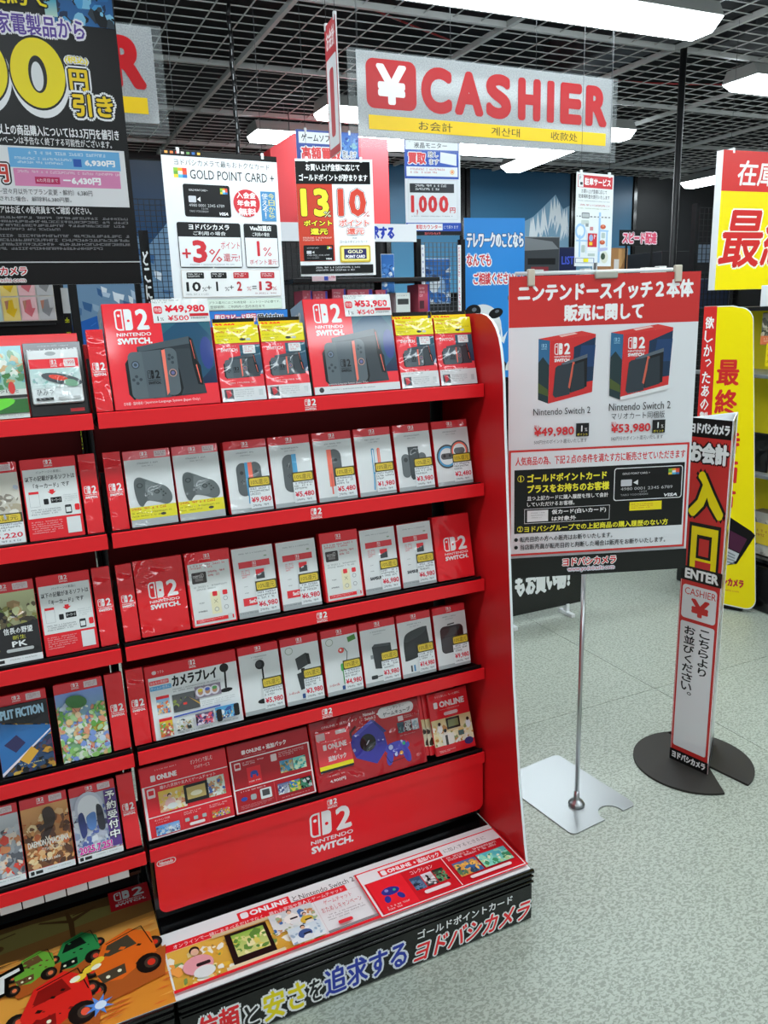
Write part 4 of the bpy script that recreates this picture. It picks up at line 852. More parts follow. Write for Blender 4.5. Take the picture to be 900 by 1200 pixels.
# ================================================================== the left stand's games
def keycard(cv):
    cv.rect(0, 0, 1, 1, '#c9202b'); cv.logo(.42, .02, .58, .105, '#f2e6e6', '#c9202b', n=3); cv.rect(.02, .125, .98, .73, '#e2e5e4')
    cv.text('パッケージの裏面に', .26, .15, .72, .185, '#4c5052', res=1); cv.text('以下の記載があるソフトは', .05, .21, .95, .275, '#303335', res=1, bo=.015); cv.text('「キーカード」です', .18, .305, .84, .37, '#232628', res=1, bo=.02)
    cv.poly([(.46, .39), (.54, .39), (.54, .415), (.58, .415), (.50, .455), (.42, .415), (.46, .415)], '#c8242e')
    cv.lines(.08, .40, .26, .59, '#9aa0a2', .0005); cv.rect(.08, .40, .26, .43, '#c8242e'); cv.rrect(.33, .50, .42, .57, '#26292b', .2); cv.rect(.46, .49, .66, .56, '#26292b'); cv.text('キーカード', .475, .505, .645, .545, '#e8eaea', res=1); cv.micro(.70, .47, .96, .57, 4, '#b5babb', 4, .35)
    cv.micro(.08, .62, .64, .70, 3, '#7b8183', 5, .45); cv.rrect(.70, .60, .82, .71, '#2c2f31', .15); cv.rect(.715, .63, .805, .69, '#e2e5e4'); cv.rrect(.88, .60, .97, .68, '#c8242e', .3)
    cv.micro(.06, .77, .62, .93, 6, '#e9b4b8', 6, .4); cv.rect(.70, .755, .955, .955, '#dfe2e2')
def cover(pal, seed, draw=None, white=.08, hd='#c02a34', n=60):
    def f(cv):
        cv.rect(0, 0, 1, 1, hd); cv.logo(.36, .02, .52, .095, '#f0e4e4', hd, n=3); cv.rrect(.62, .02, .90, .10, '#dcc8ca', .1); cv.micro(.65, .035, .88, .09, 3, '#a8686e', seed)
        cv.art(.0, .125, 1, 1 - white, pal, seed, n, .26)
        if draw: draw(cv)
        if white: cv.rect(0, 1 - white, 1, 1, '#e4e6e6'); cv.rrect(.04, 1 - white * .8, .12, 1 - white * .2, '#26292b', .2); cv.rect(.15, 1 - white * .75, .30, 1 - white * .25, '#26292b'); cv.micro(.4, 1 - white * .7, .9, 1 - white * .4, 1, '#9aa0a2', 4)
    return f
def t_split(cv):
    cv.poly([(0, .125), (1, .125), (1, .45), (0, .30)], '#1b2430'); cv.poly([(0, .32), (1, .46), (1, .55), (0, .95)], '#2c6fb0'); cv.poly([(0, .95), (1, .5), (1, .52), (0, .99)], '#e6dfe8'); cv.poly([(.1, .6), (.35, .5), (.5, .62), (.3, .72)], '#2a2858'); cv.poly([(.35, .82), (.6, .68), (.72, .76), (.5, .90)], '#e0a83a'); cv.text('SPLIT FICTION', .04, .17, .92, .29, '#a9d0e8', bo=.05)
    cv.micro(.3, .88, .8, .90, 1, '#f0e6a0', 2)
def t_food(cv): cv.ell(.42, .25, .022, .014, '#3f7a3c', 20, 15); cv.bar(.3, .28, .42, .40, .0008, '#3a4a3a'); cv.bar(.56, .29, .42, .40, .0008, '#3a4a3a'); cv.ell(.42, .42, .006, .007, '#e8c8a0')
def t_armor(cv):
    cv.text('信長の野望', .35, .56, .88, .64, '#e4e6e6', res=1, bo=.02); cv.text('新生', .50, .66, .74, .71, '#c9c83a', res=1); cv.text('PK', .42, .73, .80, .80, '#e8eaea', res=1, bo=.05); cv.rrect(.36, .82, .86, .86, '#b8bcbc', .5); cv.text('発売中', .05, .80, .24, .84, '#e8d83a', res=1)
def t_daemon(cv):
    cv.blob([(.45, .2), (.62, .16), (.72, .30), (.60, .46), (.5, .55), (.38, .66), (.34, .56), (.46, .42)], '#38241c'); cv.poly([(.30, .4), (.46, .36), (.5, .40), (.36, .46)], '#38241c'); cv.text('DAEMON   MACHINA', .06, .56, .94, .64, '#e6e0d4', bo=.03, res=1, rise=.0); cv.text('X', .44, .53, .54, .66, '#d8d0c0', res=1, bo=.01); cv.text('TITANIC SCION', .34, .67, .84, .71, '#e0d8c8', res=1); cv.text('9.5 on sale', .30, .80, .70, .84, '#e9e4da', res=1, bo=.02)
def t_reserve(cv):
    cv.poly([(.74, .125), (1, .125), (1, .9), (.74, .9)], '#5a3a8a'); cv.ell(.38, .30, .030, .035, '#c9cddc', 24); cv.ell(.38, .31, .024, .029, '#e9ecf2', 24); cv.blob([(.12, .40), (.24, .36), (.28, .62), (.16, .68)], '#2d3a78'); cv.blob([(.54, .30), (.66, .34), (.68, .62), (.54, .60)], '#2a2c38'); cv.blob([(.3, .42), (.5, .38), (.48, .58), (.34, .60)], '#5a86c8')
    cv.vert('予約受付中', .76, .14, .98, .80, '#f4f4f4', res=2, bo=.03, out='#1c1c24', ow=.06); cv.text('2025.7.25!', .05, .80, .78, .90, '#d828a0', bo=.05, res=1, out='#f2eef2', ow=.05)
def t_mario(cv): cv.rrect(.55, .60, .98, .66, '#e4b84a', .3)
def pcase(name, lab, row, x0, x1, h, fn, im=INK_FILM, pr=None, price=None, grp='game cases on the left stand', depth=.014): return package(name, lab, 'game case', row, x0, x1, h, depth, fn, grp, inkm=im, price=price, pr=pr, bev=.003, body=M_REDCARD)
INFO = 'red key card notices on the left stand'
package('information_card', 'red key card notice on the second shelf of the left stand', 'display card', 2, -.010, .0968, .166, .012, keycard, INFO, inkm=INK_GLOSS)
package('information_card', 'red key card notice on the third shelf of the left stand', 'display card', 3, -.0115, .0955, .170, .012, keycard, INFO, inkm=INK_GLOSS)
pcase('game_case', 'white and beige game case with a 5,220 yen label at the left edge', 2, -.1205, -.0145, .165, cover(['#d8d4c8', '#c4beb0', '#b4a890', '#e4e0d4', '#8d8478', '#a8b0c0'], 81, None, .0, n=30), INK_FILM2, price='5,220', pr=(.3, .62, .985, .985))
pcase('game_case', 'game case with warriors on green and black, third shelf edge', 3, -.1215, -.0150, .169, cover(['#c8cc9a', '#5c5238', '#8d8a4a', '#a88a5c', '#3a3428', '#c4a070', '#6a7a3a', '#2a2624'], 82, lambda cv: (cv.poly([(0, .58), (1, .50), (1, .92), (0, .92)], '#2a2b2e'), t_armor(cv)), .08))
pcase('game_case', 'blue and gold adventure game case on the fourth shelf', 4, -.128, -.0215, .172, cover(['#1b2430', '#2c4a70', '#c9922f', '#8a6a2c', '#4a3a5c', '#d9b04a', '#2f5a9a', '#6a4a20'], 83, t_split, .0))
pcase('game_case', 'pale green countryside game case with 7,310 yen label', 4, -.0085, .0935, .173, cover(['#7f9ad8', '#8dc46a', '#dfe8d8', '#e8c48a', '#6aa84a', '#b4d89a', '#e89a7a', '#c8d8e8'], 84, t_food, .0, n=90), price='7,310', pr=(.52, .57, .985, .97))
pcase('game_case', 'grey and red robot game case cut by the frame edge, lowest shelf', 5, -.214, -.1125, .168, cover(['#c8ccd0', '#8d929a', '#c44a3a', '#e8d8c8', '#5a5e66', '#d88a5a'], 85, None, .08))
pcase('game_case', 'orange brown armoured robot game case on the lowest shelf', 5, -.1095, -.0110, .168, cover(['#e0a060', '#7a4a2a', '#c47a40', '#f0d4a0', '#5a3420', '#a86434', '#e8b880'], 86, t_daemon, .08))
pcase('game_case', 'white and blue game case with big vertical reservation lettering', 5, -.0080, .0920, .166, cover(['#b8bccc', '#dfe4ec', '#5a6ab0', '#8d9ab8', '#c8d0dc', '#3a3c5c'], 87, t_reserve, .08, n=50))
# top shelf of the left stand
def d_green2(cv):
    cv.rect(0, 0, 1, 1, '#dfe3dc'); cv.art(0, .0, 1, .60, ['#6fb0b8', '#9fc8b4', '#4f8a5a', '#c8a06a', '#dfe4d8', '#3f7a3a'], 88, 30, .3); cv.ell(.1, .42, .05, .03, '#3a4440'); cv.ell(.1, .42, .035, .02, '#4fae5a'); cv.text('みつけた', .40, .60, .86, .65, '#2c3032', res=1, bo=.02); cv.rect(0, .68, 1, .72, '#2c302e'); cv.rect(0, .74, 1, .93, '#2a6a2c'); cv.ell(.3, .83, .05, .012, '#6ad83a', 16, -12); cv.ell(.75, .58, .006, .012, '#b83a34'); cv.micro(.3, .95, .9, .97, 1, '#7d8385', 3)
def d_secret(cv):
    cv.rect(0, 0, 1, 1, '#1b1c20'); cv.grad(0, .0, 1, .16, '#3a3f4a', '#20222a'); cv.text('Nintendo Switch 2のひみつ展', .06, .08, .94, .13, '#e4e8ea', res=1, bo=.02); cv.micro(.25, .04, .8, .055, 1, '#9aa0a8', 3); cv.rect(.68, .92, .93, .965, '#b8202a')
def secret_pack(t, w, h):
    o = MB().box(-.048, -.014, .022, .046, -.001, .128, .004).put('blister_pack', M_WHITEP, t)
    cv = Cv(.09, .102); cv.rect(0, 0, 1, 1, '#dfe5e5'); cv.rect(0, .0, 1, .14, '#e9ecec'); cv.ell(.45, .06, .010, .004, '#a8aeb0'); cv.rect(0, .16, 1, .34, '#d4323c'); cv.logo(.42, .18, .56, .32, '#f2e6e6', '#d4323c', n=3); cv.rrect(.70, .18, .93, .32, '#e9dede', .1); cv.text('1,999', .72, .21, .91, .29, '#b82a34', res=1)
    cv.art(0, .35, 1, .72, ['#bcd8d4', '#d8e6e4', '#8fc0b8', '#e9ecea', '#9ab4bc'], 90, 20, .3); cv.ell(.62, .56, .038, .010, '#4f565a', 20, 14); cv.ell(.55, .53, .018, .005, '#c84a3a', 14, 14); cv.ell(.80, .64, .014, .007, '#7aa88a', 14, 14); cv.text('ひみつ', .08, .74, .42, .86, '#5c6266', res=1); cv.rect(.05, .90, .4, .95, '#26292b'); cv.rect(.5, .90, .95, .95, '#b8bcbc')
    cv.build('pack_print', o, INK_FILM2, off=(-.001, -.0142, .075))
package('information_card', 'green and white map notice card cut by the frame edge, top shelf', 'display card', 1, -.081, .0245, .142, .01, d_green2, 'cards on the top left shelf', inkm=INK_GLOSS)
package('souvenir_pack', 'black notice card carrying a small white blister pack, top left shelf', 'package', 1, .0255, .1335, .145, .01, d_secret, 'cards on the top left shelf', inkm=INK_GLOSS, body=M_BLACK, extra=secret_pack)
hb = thing('header_board', 'red header strip behind the cards of the top left shelf', 'board', (-.30, 1.722, 1.371), (-LEAN[0], 0, 0))
MB().box(-.43, .0, .0, .431, .004, .161, .001).put('board', M_RED, hb)
RED_GAIN = 1.0
# ================================================================== hanging signs and posters
def sheet_sign(name, label, cat, c, yaw, w, h, draw, thick=.004, lean=0, wires=(.12, .88), clips=True, inkm=INK_SATIN, body=M_WHITE, group=None, ep=4e-5, top=GRID_Z, backdraw=None, shape=None):
    """c = centre of the sheet; the Empty sits at the middle of its lower edge"""
    t = thing(name, label, cat, (c[0], c[1], c[2] - h / 2), (-lean, 0, yaw), group)
    if shape: MB().prism(shape, 'y', 0, thick).put('board', body, t)
    else: MB().box(-w / 2, 0, 0, w / 2, thick, h).put('board', body, t)
    cv = Cv(w, h, ep); draw(cv); cv.build('front_print', t, inkm, off=(0, -.0002, h / 2))
    if backdraw: cv = Cv(w, h, ep); backdraw(cv); cv.build('rear_print', t, inkm, 'back', off=(0, thick + .0002, h / 2))
    for u in wires:
        x = (u - .5) * w
        if clips: MB().box(x - .007, -.004, h - .016, x + .007, thick + .004, h + .012, .002).put('clip', M_WHITEP, t)
        if top: MB().tube((x, thick / 2, h), (x, thick / 2, top - (c[2] - h / 2)), .0011, 5).put('hanging_wire', M_WIRE, t)
    return t
RED = '#cf2a30'; BK = '#17181a'; WH = '#e9ecee'; YL_ = '#f2de08'

# ---- big cashier signs: silver panel in front of a clear acrylic sheet
M_SILVER = grainy(mat('silver_panel', '#9a9ea0', .35, spec=.5, coat=.35), '#8c9092', '#a8acae', 180)
M_ACRYL = mat('clear_acrylic', '#dfe8ea', .15, alpha=.07, spec=.25)
def cashier(cv):
    # panel print only: rounded red square with a yen sign, the word, yellow band
    cv.rrect(.03, .075, .205, .655, '#b8101a', .18); cv.text('¥', .065, .13, .17, .60, '#eceeee', bo=.05, res=3)
    xs = [('C', .222, .335), ('A', .345, .455), ('S', .465, .565), ('H', .592, .685), ('I', .712, .742), ('E', .768, .862), ('R', .878, .975)]
    for ch, a, b in xs: cv.text(ch, a, .10 if ch in 'CS' else .11, b, .66 if ch in 'CS' else .65, '#b8101a', bo=.07 if ch != 'I' else .05, res=6)
    cv.rect(.035, .735, .972, .905, '#f0c80c')
    cv.text('お会計', .21, .765, .335, .875, '#2a2618', res=3); cv.text('계산대', .485, .765, .60, .875, '#2a2618', res=3); cv.text('收款处', .73, .765, .845, .875, '#2a2618', res=3)
for nm, lab, cx, y, yaw in (('cashier_sign', 'long silver cashier sign with red letters, hanging whole over the aisle', 2.362, 3.679, R(.7)), ('cashier_sign', 'second cashier sign, only its last letter showing past the black poster', -.045, 3.68, R(.5))):
    t = thing(nm, lab, 'sign', (cx, y, 2.3505), (0, 0, yaw), 'hanging cashier signs')
    MB().box(-.75, 0, 0, .75, .006, .365, .001).put('silver_panel', M_SILVER, t)
    cv = Cv(1.5, .365); cashier(cv); cv.build('front_print', t, INK_SATIN, off=(0, -.0002, .1825))
    MB().box(-.79, .010, -.045, .79, .014, .375, .001).put('acrylic_sheet', M_ACRYL, t)
    for x in (-.74, -.25, .25, .74):
        MB().tube((x, .003, .36), (x, .008, GRID_Z - 2.35), .0012, 5).put('hanging_wire', M_WIRE, t)

# ---- small number one sign turned edge-on
def one_face(cv):
    cv.frame(0, 0, 1, 1, '#b8232c', .008, '#b8232c', .05); cv.text('お会計', .12, .05, .88, .20, '#eee4e4', bo=.03); cv.rrect(.06, .26, .94, .94, '#dcdee0', .06)
    cv.text('1', .30, .34, .66, .86, '#b8232c', bo=.06, res=3)
sheet_sign('number_sign', 'narrow hanging sign with a red number one, turned almost edge-on', 'sign', (1.27, 3.13, 2.395), R(-97), .165, .47, one_face, thick=.005, wires=(.1, .9), backdraw=one_face)

# ---- black price poster at the upper left
def black_poster(cv):
    U = lambda x, y=150: .464 + .536 * x / (134.5 + .089 * y)
    V = lambda y: .25 + .75 * y / 333
    def T(t, x0, y0, x1, y1, col, **k): cv.text(t, U(x0, y0), V(y0), U(x1, y1), V(y1), col, **k)
    def B(x0, y0, x1, y1, col): cv.rect(U(x0, y0), V(y0), U(x1, y1), V(y1), col)
    cv.rect(0, 0, 1, 1, '#161618'); cv.grad(0, 0, 1, .30, '#5a5c60', '#161618')
    cv.art(U(78), .12, .995, V(33), ['#1a3050', '#2a6aa8', '#4a9ad0', '#16202c', '#7fc0e0', '#1a2438', '#2e3a44'], 14, 26, .3); cv.grad(U(78), V(8), U(90), V(27), '#3aa0c0', '#b8d8c8'); cv.ell(U(18), V(20), .03, .014, '#6a3430')
    T('ご契約で', 2, 0, 77, 19, YL_, bo=.03, out='#17181a', ow=.09)
    T('オススメ家電製品から', -27, 27, 108, 50, '#5b3f9a', bo=.02, out='#e8e6ee', ow=.10)
    for a, b in ((-18, 33), (36, 87)):
        cx = U((a + b) / 2, 90); w_ = U(b, 90) - U(a, 90); cy = V(90)
        cv.ell(cx + .004, cy + .014, w_ / 2 * cv.w * 1.08, .093 * cv.h * 1.04, '#eceef0', 40); cv.ell(cx, cy, w_ / 2 * cv.w * 1.06, .092 * cv.h, '#17181a', 40)
        cv.ell(cx, cy, w_ / 2 * cv.w, .086 * cv.h, YL_, 40); cv.ell(cx - .002, cy + .003, w_ * .17 * cv.w, .046 * cv.h, '#17181a', 28); cv.ell(cx - .004, cy + .008, w_ * .11 * cv.w, .036 * cv.h, '#dfe2e4', 24)
    T('(税込)', 87, 68, 110, 77, YL_, bo=.03, out='#e8e8e8', ow=.15, res=1)
    T('円', 90, 82, 110, 106, '#f4d21a', bo=.04, out='#17181a', ow=.08, out2='#eceef0', ow2=.15); T('引き', 92, 109, 135, 135, '#f4d21a', bo=.04, out='#17181a', ow=.08, out2='#eceef0', ow2=.17)
    T('3.3万円以上の商品購入については3.3万円を値引き', -4, 148, 140, 160, '#eceef0', res=1, bo=.02); T('※本キャンペーンは予告なく終了する可能性がございます。', -3, 161, 132, 170, '#e2e4e6', res=1, bo=.01)
    cv.rect(0, V(172), U(147, 200), V(239), '#dfe2e4'); T('円', 6, 193, 23, 214, '#c43a2e', bo=.04, out='#f4f4f4', ow=.06, out2='#17181a', ow2=.14)
    B(25, 174, 141, 196, '#6aaede'); B(28, 197, 141, 217, '#d888b4'); cv.micro(U(44), V(177), U(122), V(182), 1, '#d4e8f4', 3, .6); cv.micro(U(30), V(184), U(88), V(193), 2, '#d4e8f4', 4, .5); B(90, 184, 99, 193, '#2a5ab0'); T('6,930円', 102, 184, 135, 192, '#f4f6f8', bo=.06, res=1)
    cv.micro(U(31), V(199), U(138), V(203), 1, '#f0dae6', 5, .7); B(49, 206, 75, 214, '#b8285a'); T('6カ月目まで', 51, 208, 73, 212, '#f0dae6', res=1); T('－6,430円', 78, 205, 119, 214, '#f4f6f8', bo=.06, res=1)
    T('完了月～翌々月以外でプラン変更・解約）6,380円', -6, 220, 109, 227, '#3c3e42', res=1); T('ご解約された場合、解除料6,380円要。', -6, 229, 86, 235, '#3c3e42', res=1)
    T('提供エリアはお近くの販売員までご確認ください。', -12, 240, 107, 249, '#d4d6d8', res=1, bo=.02); cv.micro(.1, V(252), U(148, 250), V(270), 4, '#8a8c90', 7, .5, .95); cv.micro(.1, V(273), U(150, 280), V(293), 4, '#8a8c90', 8, .5, .95)
    B(-60, 305, 162, 306.5, '#c4c6c8'); T(YOD, -40, 311, 30, 321, '#c8202a', bo=.03, out='#eeeeee', ow=.12, res=1); T('www.yodobashi.com', -40, 325, 27, 330, '#c85a60', res=1, out='#e8e6e6', ow=.3)
sheet_sign('hanging_poster', 'large black discount poster with huge yellow zeros at the upper left', 'poster', (.0395, 3.0, 2.271), R(0), .841, 1.189, black_poster, thick=.005, wires=(.1, .5, .9))

# ---- point card poster
def point_poster(cv):
    U = lambda x, y=270: (x - (188.9 + .0814 * (y - 174.5))) / 134.5
    V = lambda y: (y - 179) / 182 * .935
    def T(t, x0, y0, x1, y1, col, **k): cv.text(t, U(x0, y1), V(y0), U(x1, y1), V(y1), col, **k)
    def B(x0, y0, x1, y1, col): cv.rect(U(x0, y1), V(y0), U(x1, y1), V(y1), col)
    cv.rect(0, 0, 1, 1, '#dfe3e6'); cv.rect(0, 0, 1, .035, '#1a1614')
    for k, c in enumerate(('#e8a050', '#d87840', '#c83c30', '#e8e0d0', '#6a9a5a', '#3a6ab0', '#e0b040')): cv.rect(.03 + .045 * k, .008, .055 + .045 * k, .022, c)
    cv.text('ヨドバシカメラで最もおトクなカード', .10, .052, .93, .09, '#2c2e30', res=1)
    card_icon(cv, .09, .105, .20, .165); cv.text('GOLD POINT CARD +', .225, .112, .965, .168, '#1e2022', res=2)
    paycard(cv, .155, .20, .555, .40)
    cv.ell(.70, .305, .071, .066, '#c8323a', 36)
    for s_, y in (('入会金', .235), ('年会費', .285)): cv.text(s_, .615, y, .785, y + .04, '#f4ecec', res=1, bo=.03)
    cv.text('無料', .62, .335, .785, .385, '#f4ecec', res=1, bo=.04)
    cv.rect(.83, .225, .965, .415, '#4a88b8'); cv.vert('今日から', .90, .235, .955, .40, '#f0e040', res=1); cv.vert('使える！', .84, .235, .895, .40, '#e8e8e0', res=1)
    for a, b, s1 in ((.075, .625, 'ヨドバシカメラ'), (.655, .965, 'Visa加盟店')):
        cv.rrect(a, .435, b, .72, '#2a2c2e', .05); cv.rect(a + .006, .525, b - .006, .714, '#dfe3e6'); m_ = (a + b) / 2; q = (b - a) * .32
        cv.text(s1, m_ - q, .445, m_ + q, .48, '#eef0f0', bo=.03, res=1); cv.text('ご利用の場合', m_ - q * .8, .49, m_ + q * .8, .515, '#eef0f0', res=1)
    cv.text('+', .10, .60, .175, .66, '#c8323a', bo=.03, res=1); cv.text('3', .19, .545, .315, .69, '#c8323a', bo=.05); cv.text('%', .33, .60, .445, .685, '#c8323a', res=1); cv.text('ポイント', .44, .55, .61, .60, '#c8323a', res=1); cv.text('還元!', .455, .63, .60, .68, '#c8323a', res=1)
    cv.micro(.16, .695, .55, .708, 1, '#9aa0a2', 4)
    cv.text('1', .755, .545, .80, .645, '#c8323a', bo=.04); cv.text('%', .82, .585, .90, .645, '#c8323a', res=1); cv.text('ポイント還元!', .69, .665, .95, .70, '#c8323a', res=1)
    cv.frame(.075, .735, .965, .91, '#c8b4a0', .0014, '#e4e6e6', .05); cv.poly([(.33, .735), (.36, .715), (.39, .735)], '#e4e6e6')
    for a, b, c_, s_ in ((.12, .27, '#2a2c2e', '10'), (.33, .47, '#2a2c2e', '1'), (.53, .67, '#b83038', '2'), (.78, .91, '#b83038', '13')):
        cv.rrect(a, .75, b, .79, c_, .15); cv.micro(a + .01, .757, b - .01, .783, 2, '#e4e4e4', 5); k = .07 if len(s_) > 1 else .03
        cv.text(s_, (a + b) / 2 - k - .015, .81, (a + b) / 2 + k - .03, .872, c_, bo=.05, res=1); cv.text('%', b - .025, .845, b + .015, .872, c_, res=1)
    for x, s_ in ((.305, '+'), (.505, '+'), (.715, '=')): cv.text(s_, x - .02, .835 if s_ == '+' else .84, x + .02, .86, '#3a3c3e', res=1)
    cv.micro(.10, .885, .3, .9, 1, '#a0a4a6', 5); cv.micro(.72, .885, .92, .9, 1, '#a06a6c', 6)
    cv.frame(.095, .925, .965, .99 + .005, '#8aa890', .001, '#d4e2d6', .05); cv.text('特別ポイントプラス還元にはご利用登録・エントリーが必要です。', .12, .938, .95, .956, '#3a5a40', res=1); cv.text('登録期限：ご利用月の翌月末日まで', .30, .966, .80, .985, '#2c3a2e', res=1)
def card_icon(cv, a, b, c, d):
    k = ['#8ab83a', '#e8a030', '#d84030', '#6aa040', '#2a2a2a', '#d85a40', '#e8c83a', '#58b0d0', '#3a70b0']
    for i in range(9):
        x = a + (c - a) * (i % 3) / 3; y = b + (d - b) * (i // 3) / 3
        cv.rect(x, y, x + (c - a) / 3, y + (d - b) / 3, k[i] if i != 4 else '#e6e8e8')
def paycard(cv, a, b, c, d, edge=None, big=False):
    X = lambda u: a + (c - a) * u
    Y = lambda v: b + (d - b) * v
    if edge: cv.rrect(a, b, c, d, edge, .08); t = .0022; cv.rrect(a + t / cv.w, b + t / cv.h, c - t / cv.w, d - t / cv.h, '#18191b', .07)
    else: cv.rrect(a, b, c, d, '#18191b', .07)
    cv.text('GOLD POINT CARD +', X(.12), Y(.15), X(.52), Y(.21), '#d8dadb', res=1); card_icon(cv, X(.79), Y(.09), X(.95), Y(.27))
    cv.rrect(X(.10), Y(.36), X(.26), Y(.56), '#c4c6cc', .15); cv.poly([(X(.28), Y(.46)), (X(.35), Y(.38)), (X(.35), Y(.54))], '#d8dadb')
    cv.text('4980 0001 2345 6789', X(.10), Y(.60), X(.86), Y(.69), '#b8babc', res=1); cv.text('TARO YODOBASHI', X(.10), Y(.80), X(.5), Y(.86), '#a0a2a4', res=1); cv.text('12/34', X(.36), Y(.72), X(.5), Y(.77), '#a0a2a4', res=1); cv.text('VISA', X(.73), Y(.84), X(.94), Y(.94), '#eceef0', bo=.06, res=1, skew=.3)
sheet_sign('hanging_poster', 'white point card poster hanging behind the 49,980 yen carton', 'poster', (1.08, 4.17, 1.965), R(5), .594, .755, point_poster, thick=.003, wires=(.14, .87))
# blue strip poster just beneath it
def quick(cv):
    cv.rect(0, 0, 1, 1, '#2f78c8'); cv.text('即日スピード発行', .33, .22, .70, .72, '#e6e8ee', bo=.03, out='#d83a3a', ow=.10, res=1); cv.text('受付中!!', .71, .24, .96, .70, '#16181c', bo=.04, out='#e6e8ee', ow=.07, res=1)
sheet_sign('hanging_poster', 'blue same-day issue strip joined to the foot of the point card poster', 'poster', (1.085, 4.166, 1.546), R(5), .600, .078, quick, thick=.003, wires=(), top=None)

# ---- 13 / 10 percent poster
def pct(cv):
    cv.rect(0, 0, 1, 1, '#e2e6e8'); cv.rect(.0, .02, .965, .22 - .01, '#1c1e1e'); cv.text('お買い上げ金額に応じて', .13, .04, .83, .10, '#e6e8e8', res=1, bo=.03); cv.text('ゴールドポイントが貯まります', .04, .125, .93, .185, '#e6e8e8', res=1, bo=.03)
    cv.rect(.0, .21, .46, .87, '#bf3f2c')
    cv.text('13', .045, .245, .41, .485, '#f0e83a', bo=.05, out='#1c1a18', ow=.03); cv.text('%', .33, .44, .44, .49, '#f0ecc0', res=1, out='#1c1a18', ow=.1)
    cv.text('10', .525, .245, .90, .485, '#c8402e', bo=.05, out='#e8ecee', ow=.02, out2='#1c1a18', ow2=.035); cv.text('%', .84, .44, .95, .49, '#c8402e', res=1)
    cv.text('ポイント', .07, .515, .44, .565, '#f2e63a', bo=.04, out='#1c1a18', ow=.1, res=1); cv.text('還元', .15, .585, .38, .64, '#f2e63a', bo=.04, out='#1c1a18', ow=.1, res=1)
    cv.text('ポイント', .535, .51, .93, .57, '#d05848', bo=.04, out='#eceeee', ow=.1, out2='#8a2c22', ow2=.14, res=1); cv.text('還元', .63, .585, .86, .64, '#d05848', bo=.04, out='#eceeee', ow=.1, out2='#8a2c22', ow2=.14, res=1)
    cv.micro(.05, .66, .43, .70, 2, '#e8c4b8', 4, .5); cv.text('ゴールドポイントカード', .53, .69, .90, .715, '#4a4c4e', res=1); cv.text('現金', .70, .665, .76, .68, '#4a4c4e', res=1)
    paycard(cv, .05, .73, .44, .885 - .02); cv.rrect(.525, .735, .935, .885, '#b8a02c', .1); cv.rrect(.545, .75, .915, .87, '#e8d878', .1); cv.rect(.58, .765, .88, .855, '#28285a'); cv.text('GOLD', .63, .775, .83, .805, '#e8e4b8', bo=.05, res=1); cv.text('POINT CARD', .60, .82, .86, .848, '#f0f0f4', bo=.04, res=1)
    cv.rect(.0, .905, .965, .98, '#1c1e1e'); cv.micro(.2, .92, .8, .965, 2, '#c4c6c8', 5, .5)
sheet_sign('hanging_poster', 'red and white poster with yellow 13% beside red 10%', 'poster', (1.707, 4.231, 2.055), R(-10.5), .42, .596, pct, thick=.003, wires=(.15, .85))

# ---- game buy-back poster behind it
def buyback(cv):
    cv.rect(0, 0, 1, 1, '#3a52a0'); cv.rect(.04, .03, .96, .21, '#e6eaee'); cv.text('ゲームソフト', .08, .06, .62, .18, '#26282c', res=1, bo=.02); cv.art(.62, .02, .98, .40, ['#3a6ac0', '#6aa0e0', '#2a4a9a', '#8ac0d0'], 91, 14, .3)
    cv.text('高額買取', .07, .26, .70, .48, '#e84a4a', bo=.04, out='#eef0f4', ow=.09); cv.text('致します', .73, .30, .95, .42, '#26304a', res=1, out='#eef0f4', ow=.12)
    cv.rect(.04, .52, .96, .94, '#e6eaee'); cv.micro(.1, .56, .9, .88, 5, '#7a8088', 5)
sheet_sign('hanging_poster', 'blue game buy-back poster partly behind the 13% poster', 'poster', (1.975, 4.98, 2.475), R(-1), .415, .36, buyback, thick=.003, wires=(.15, .85))

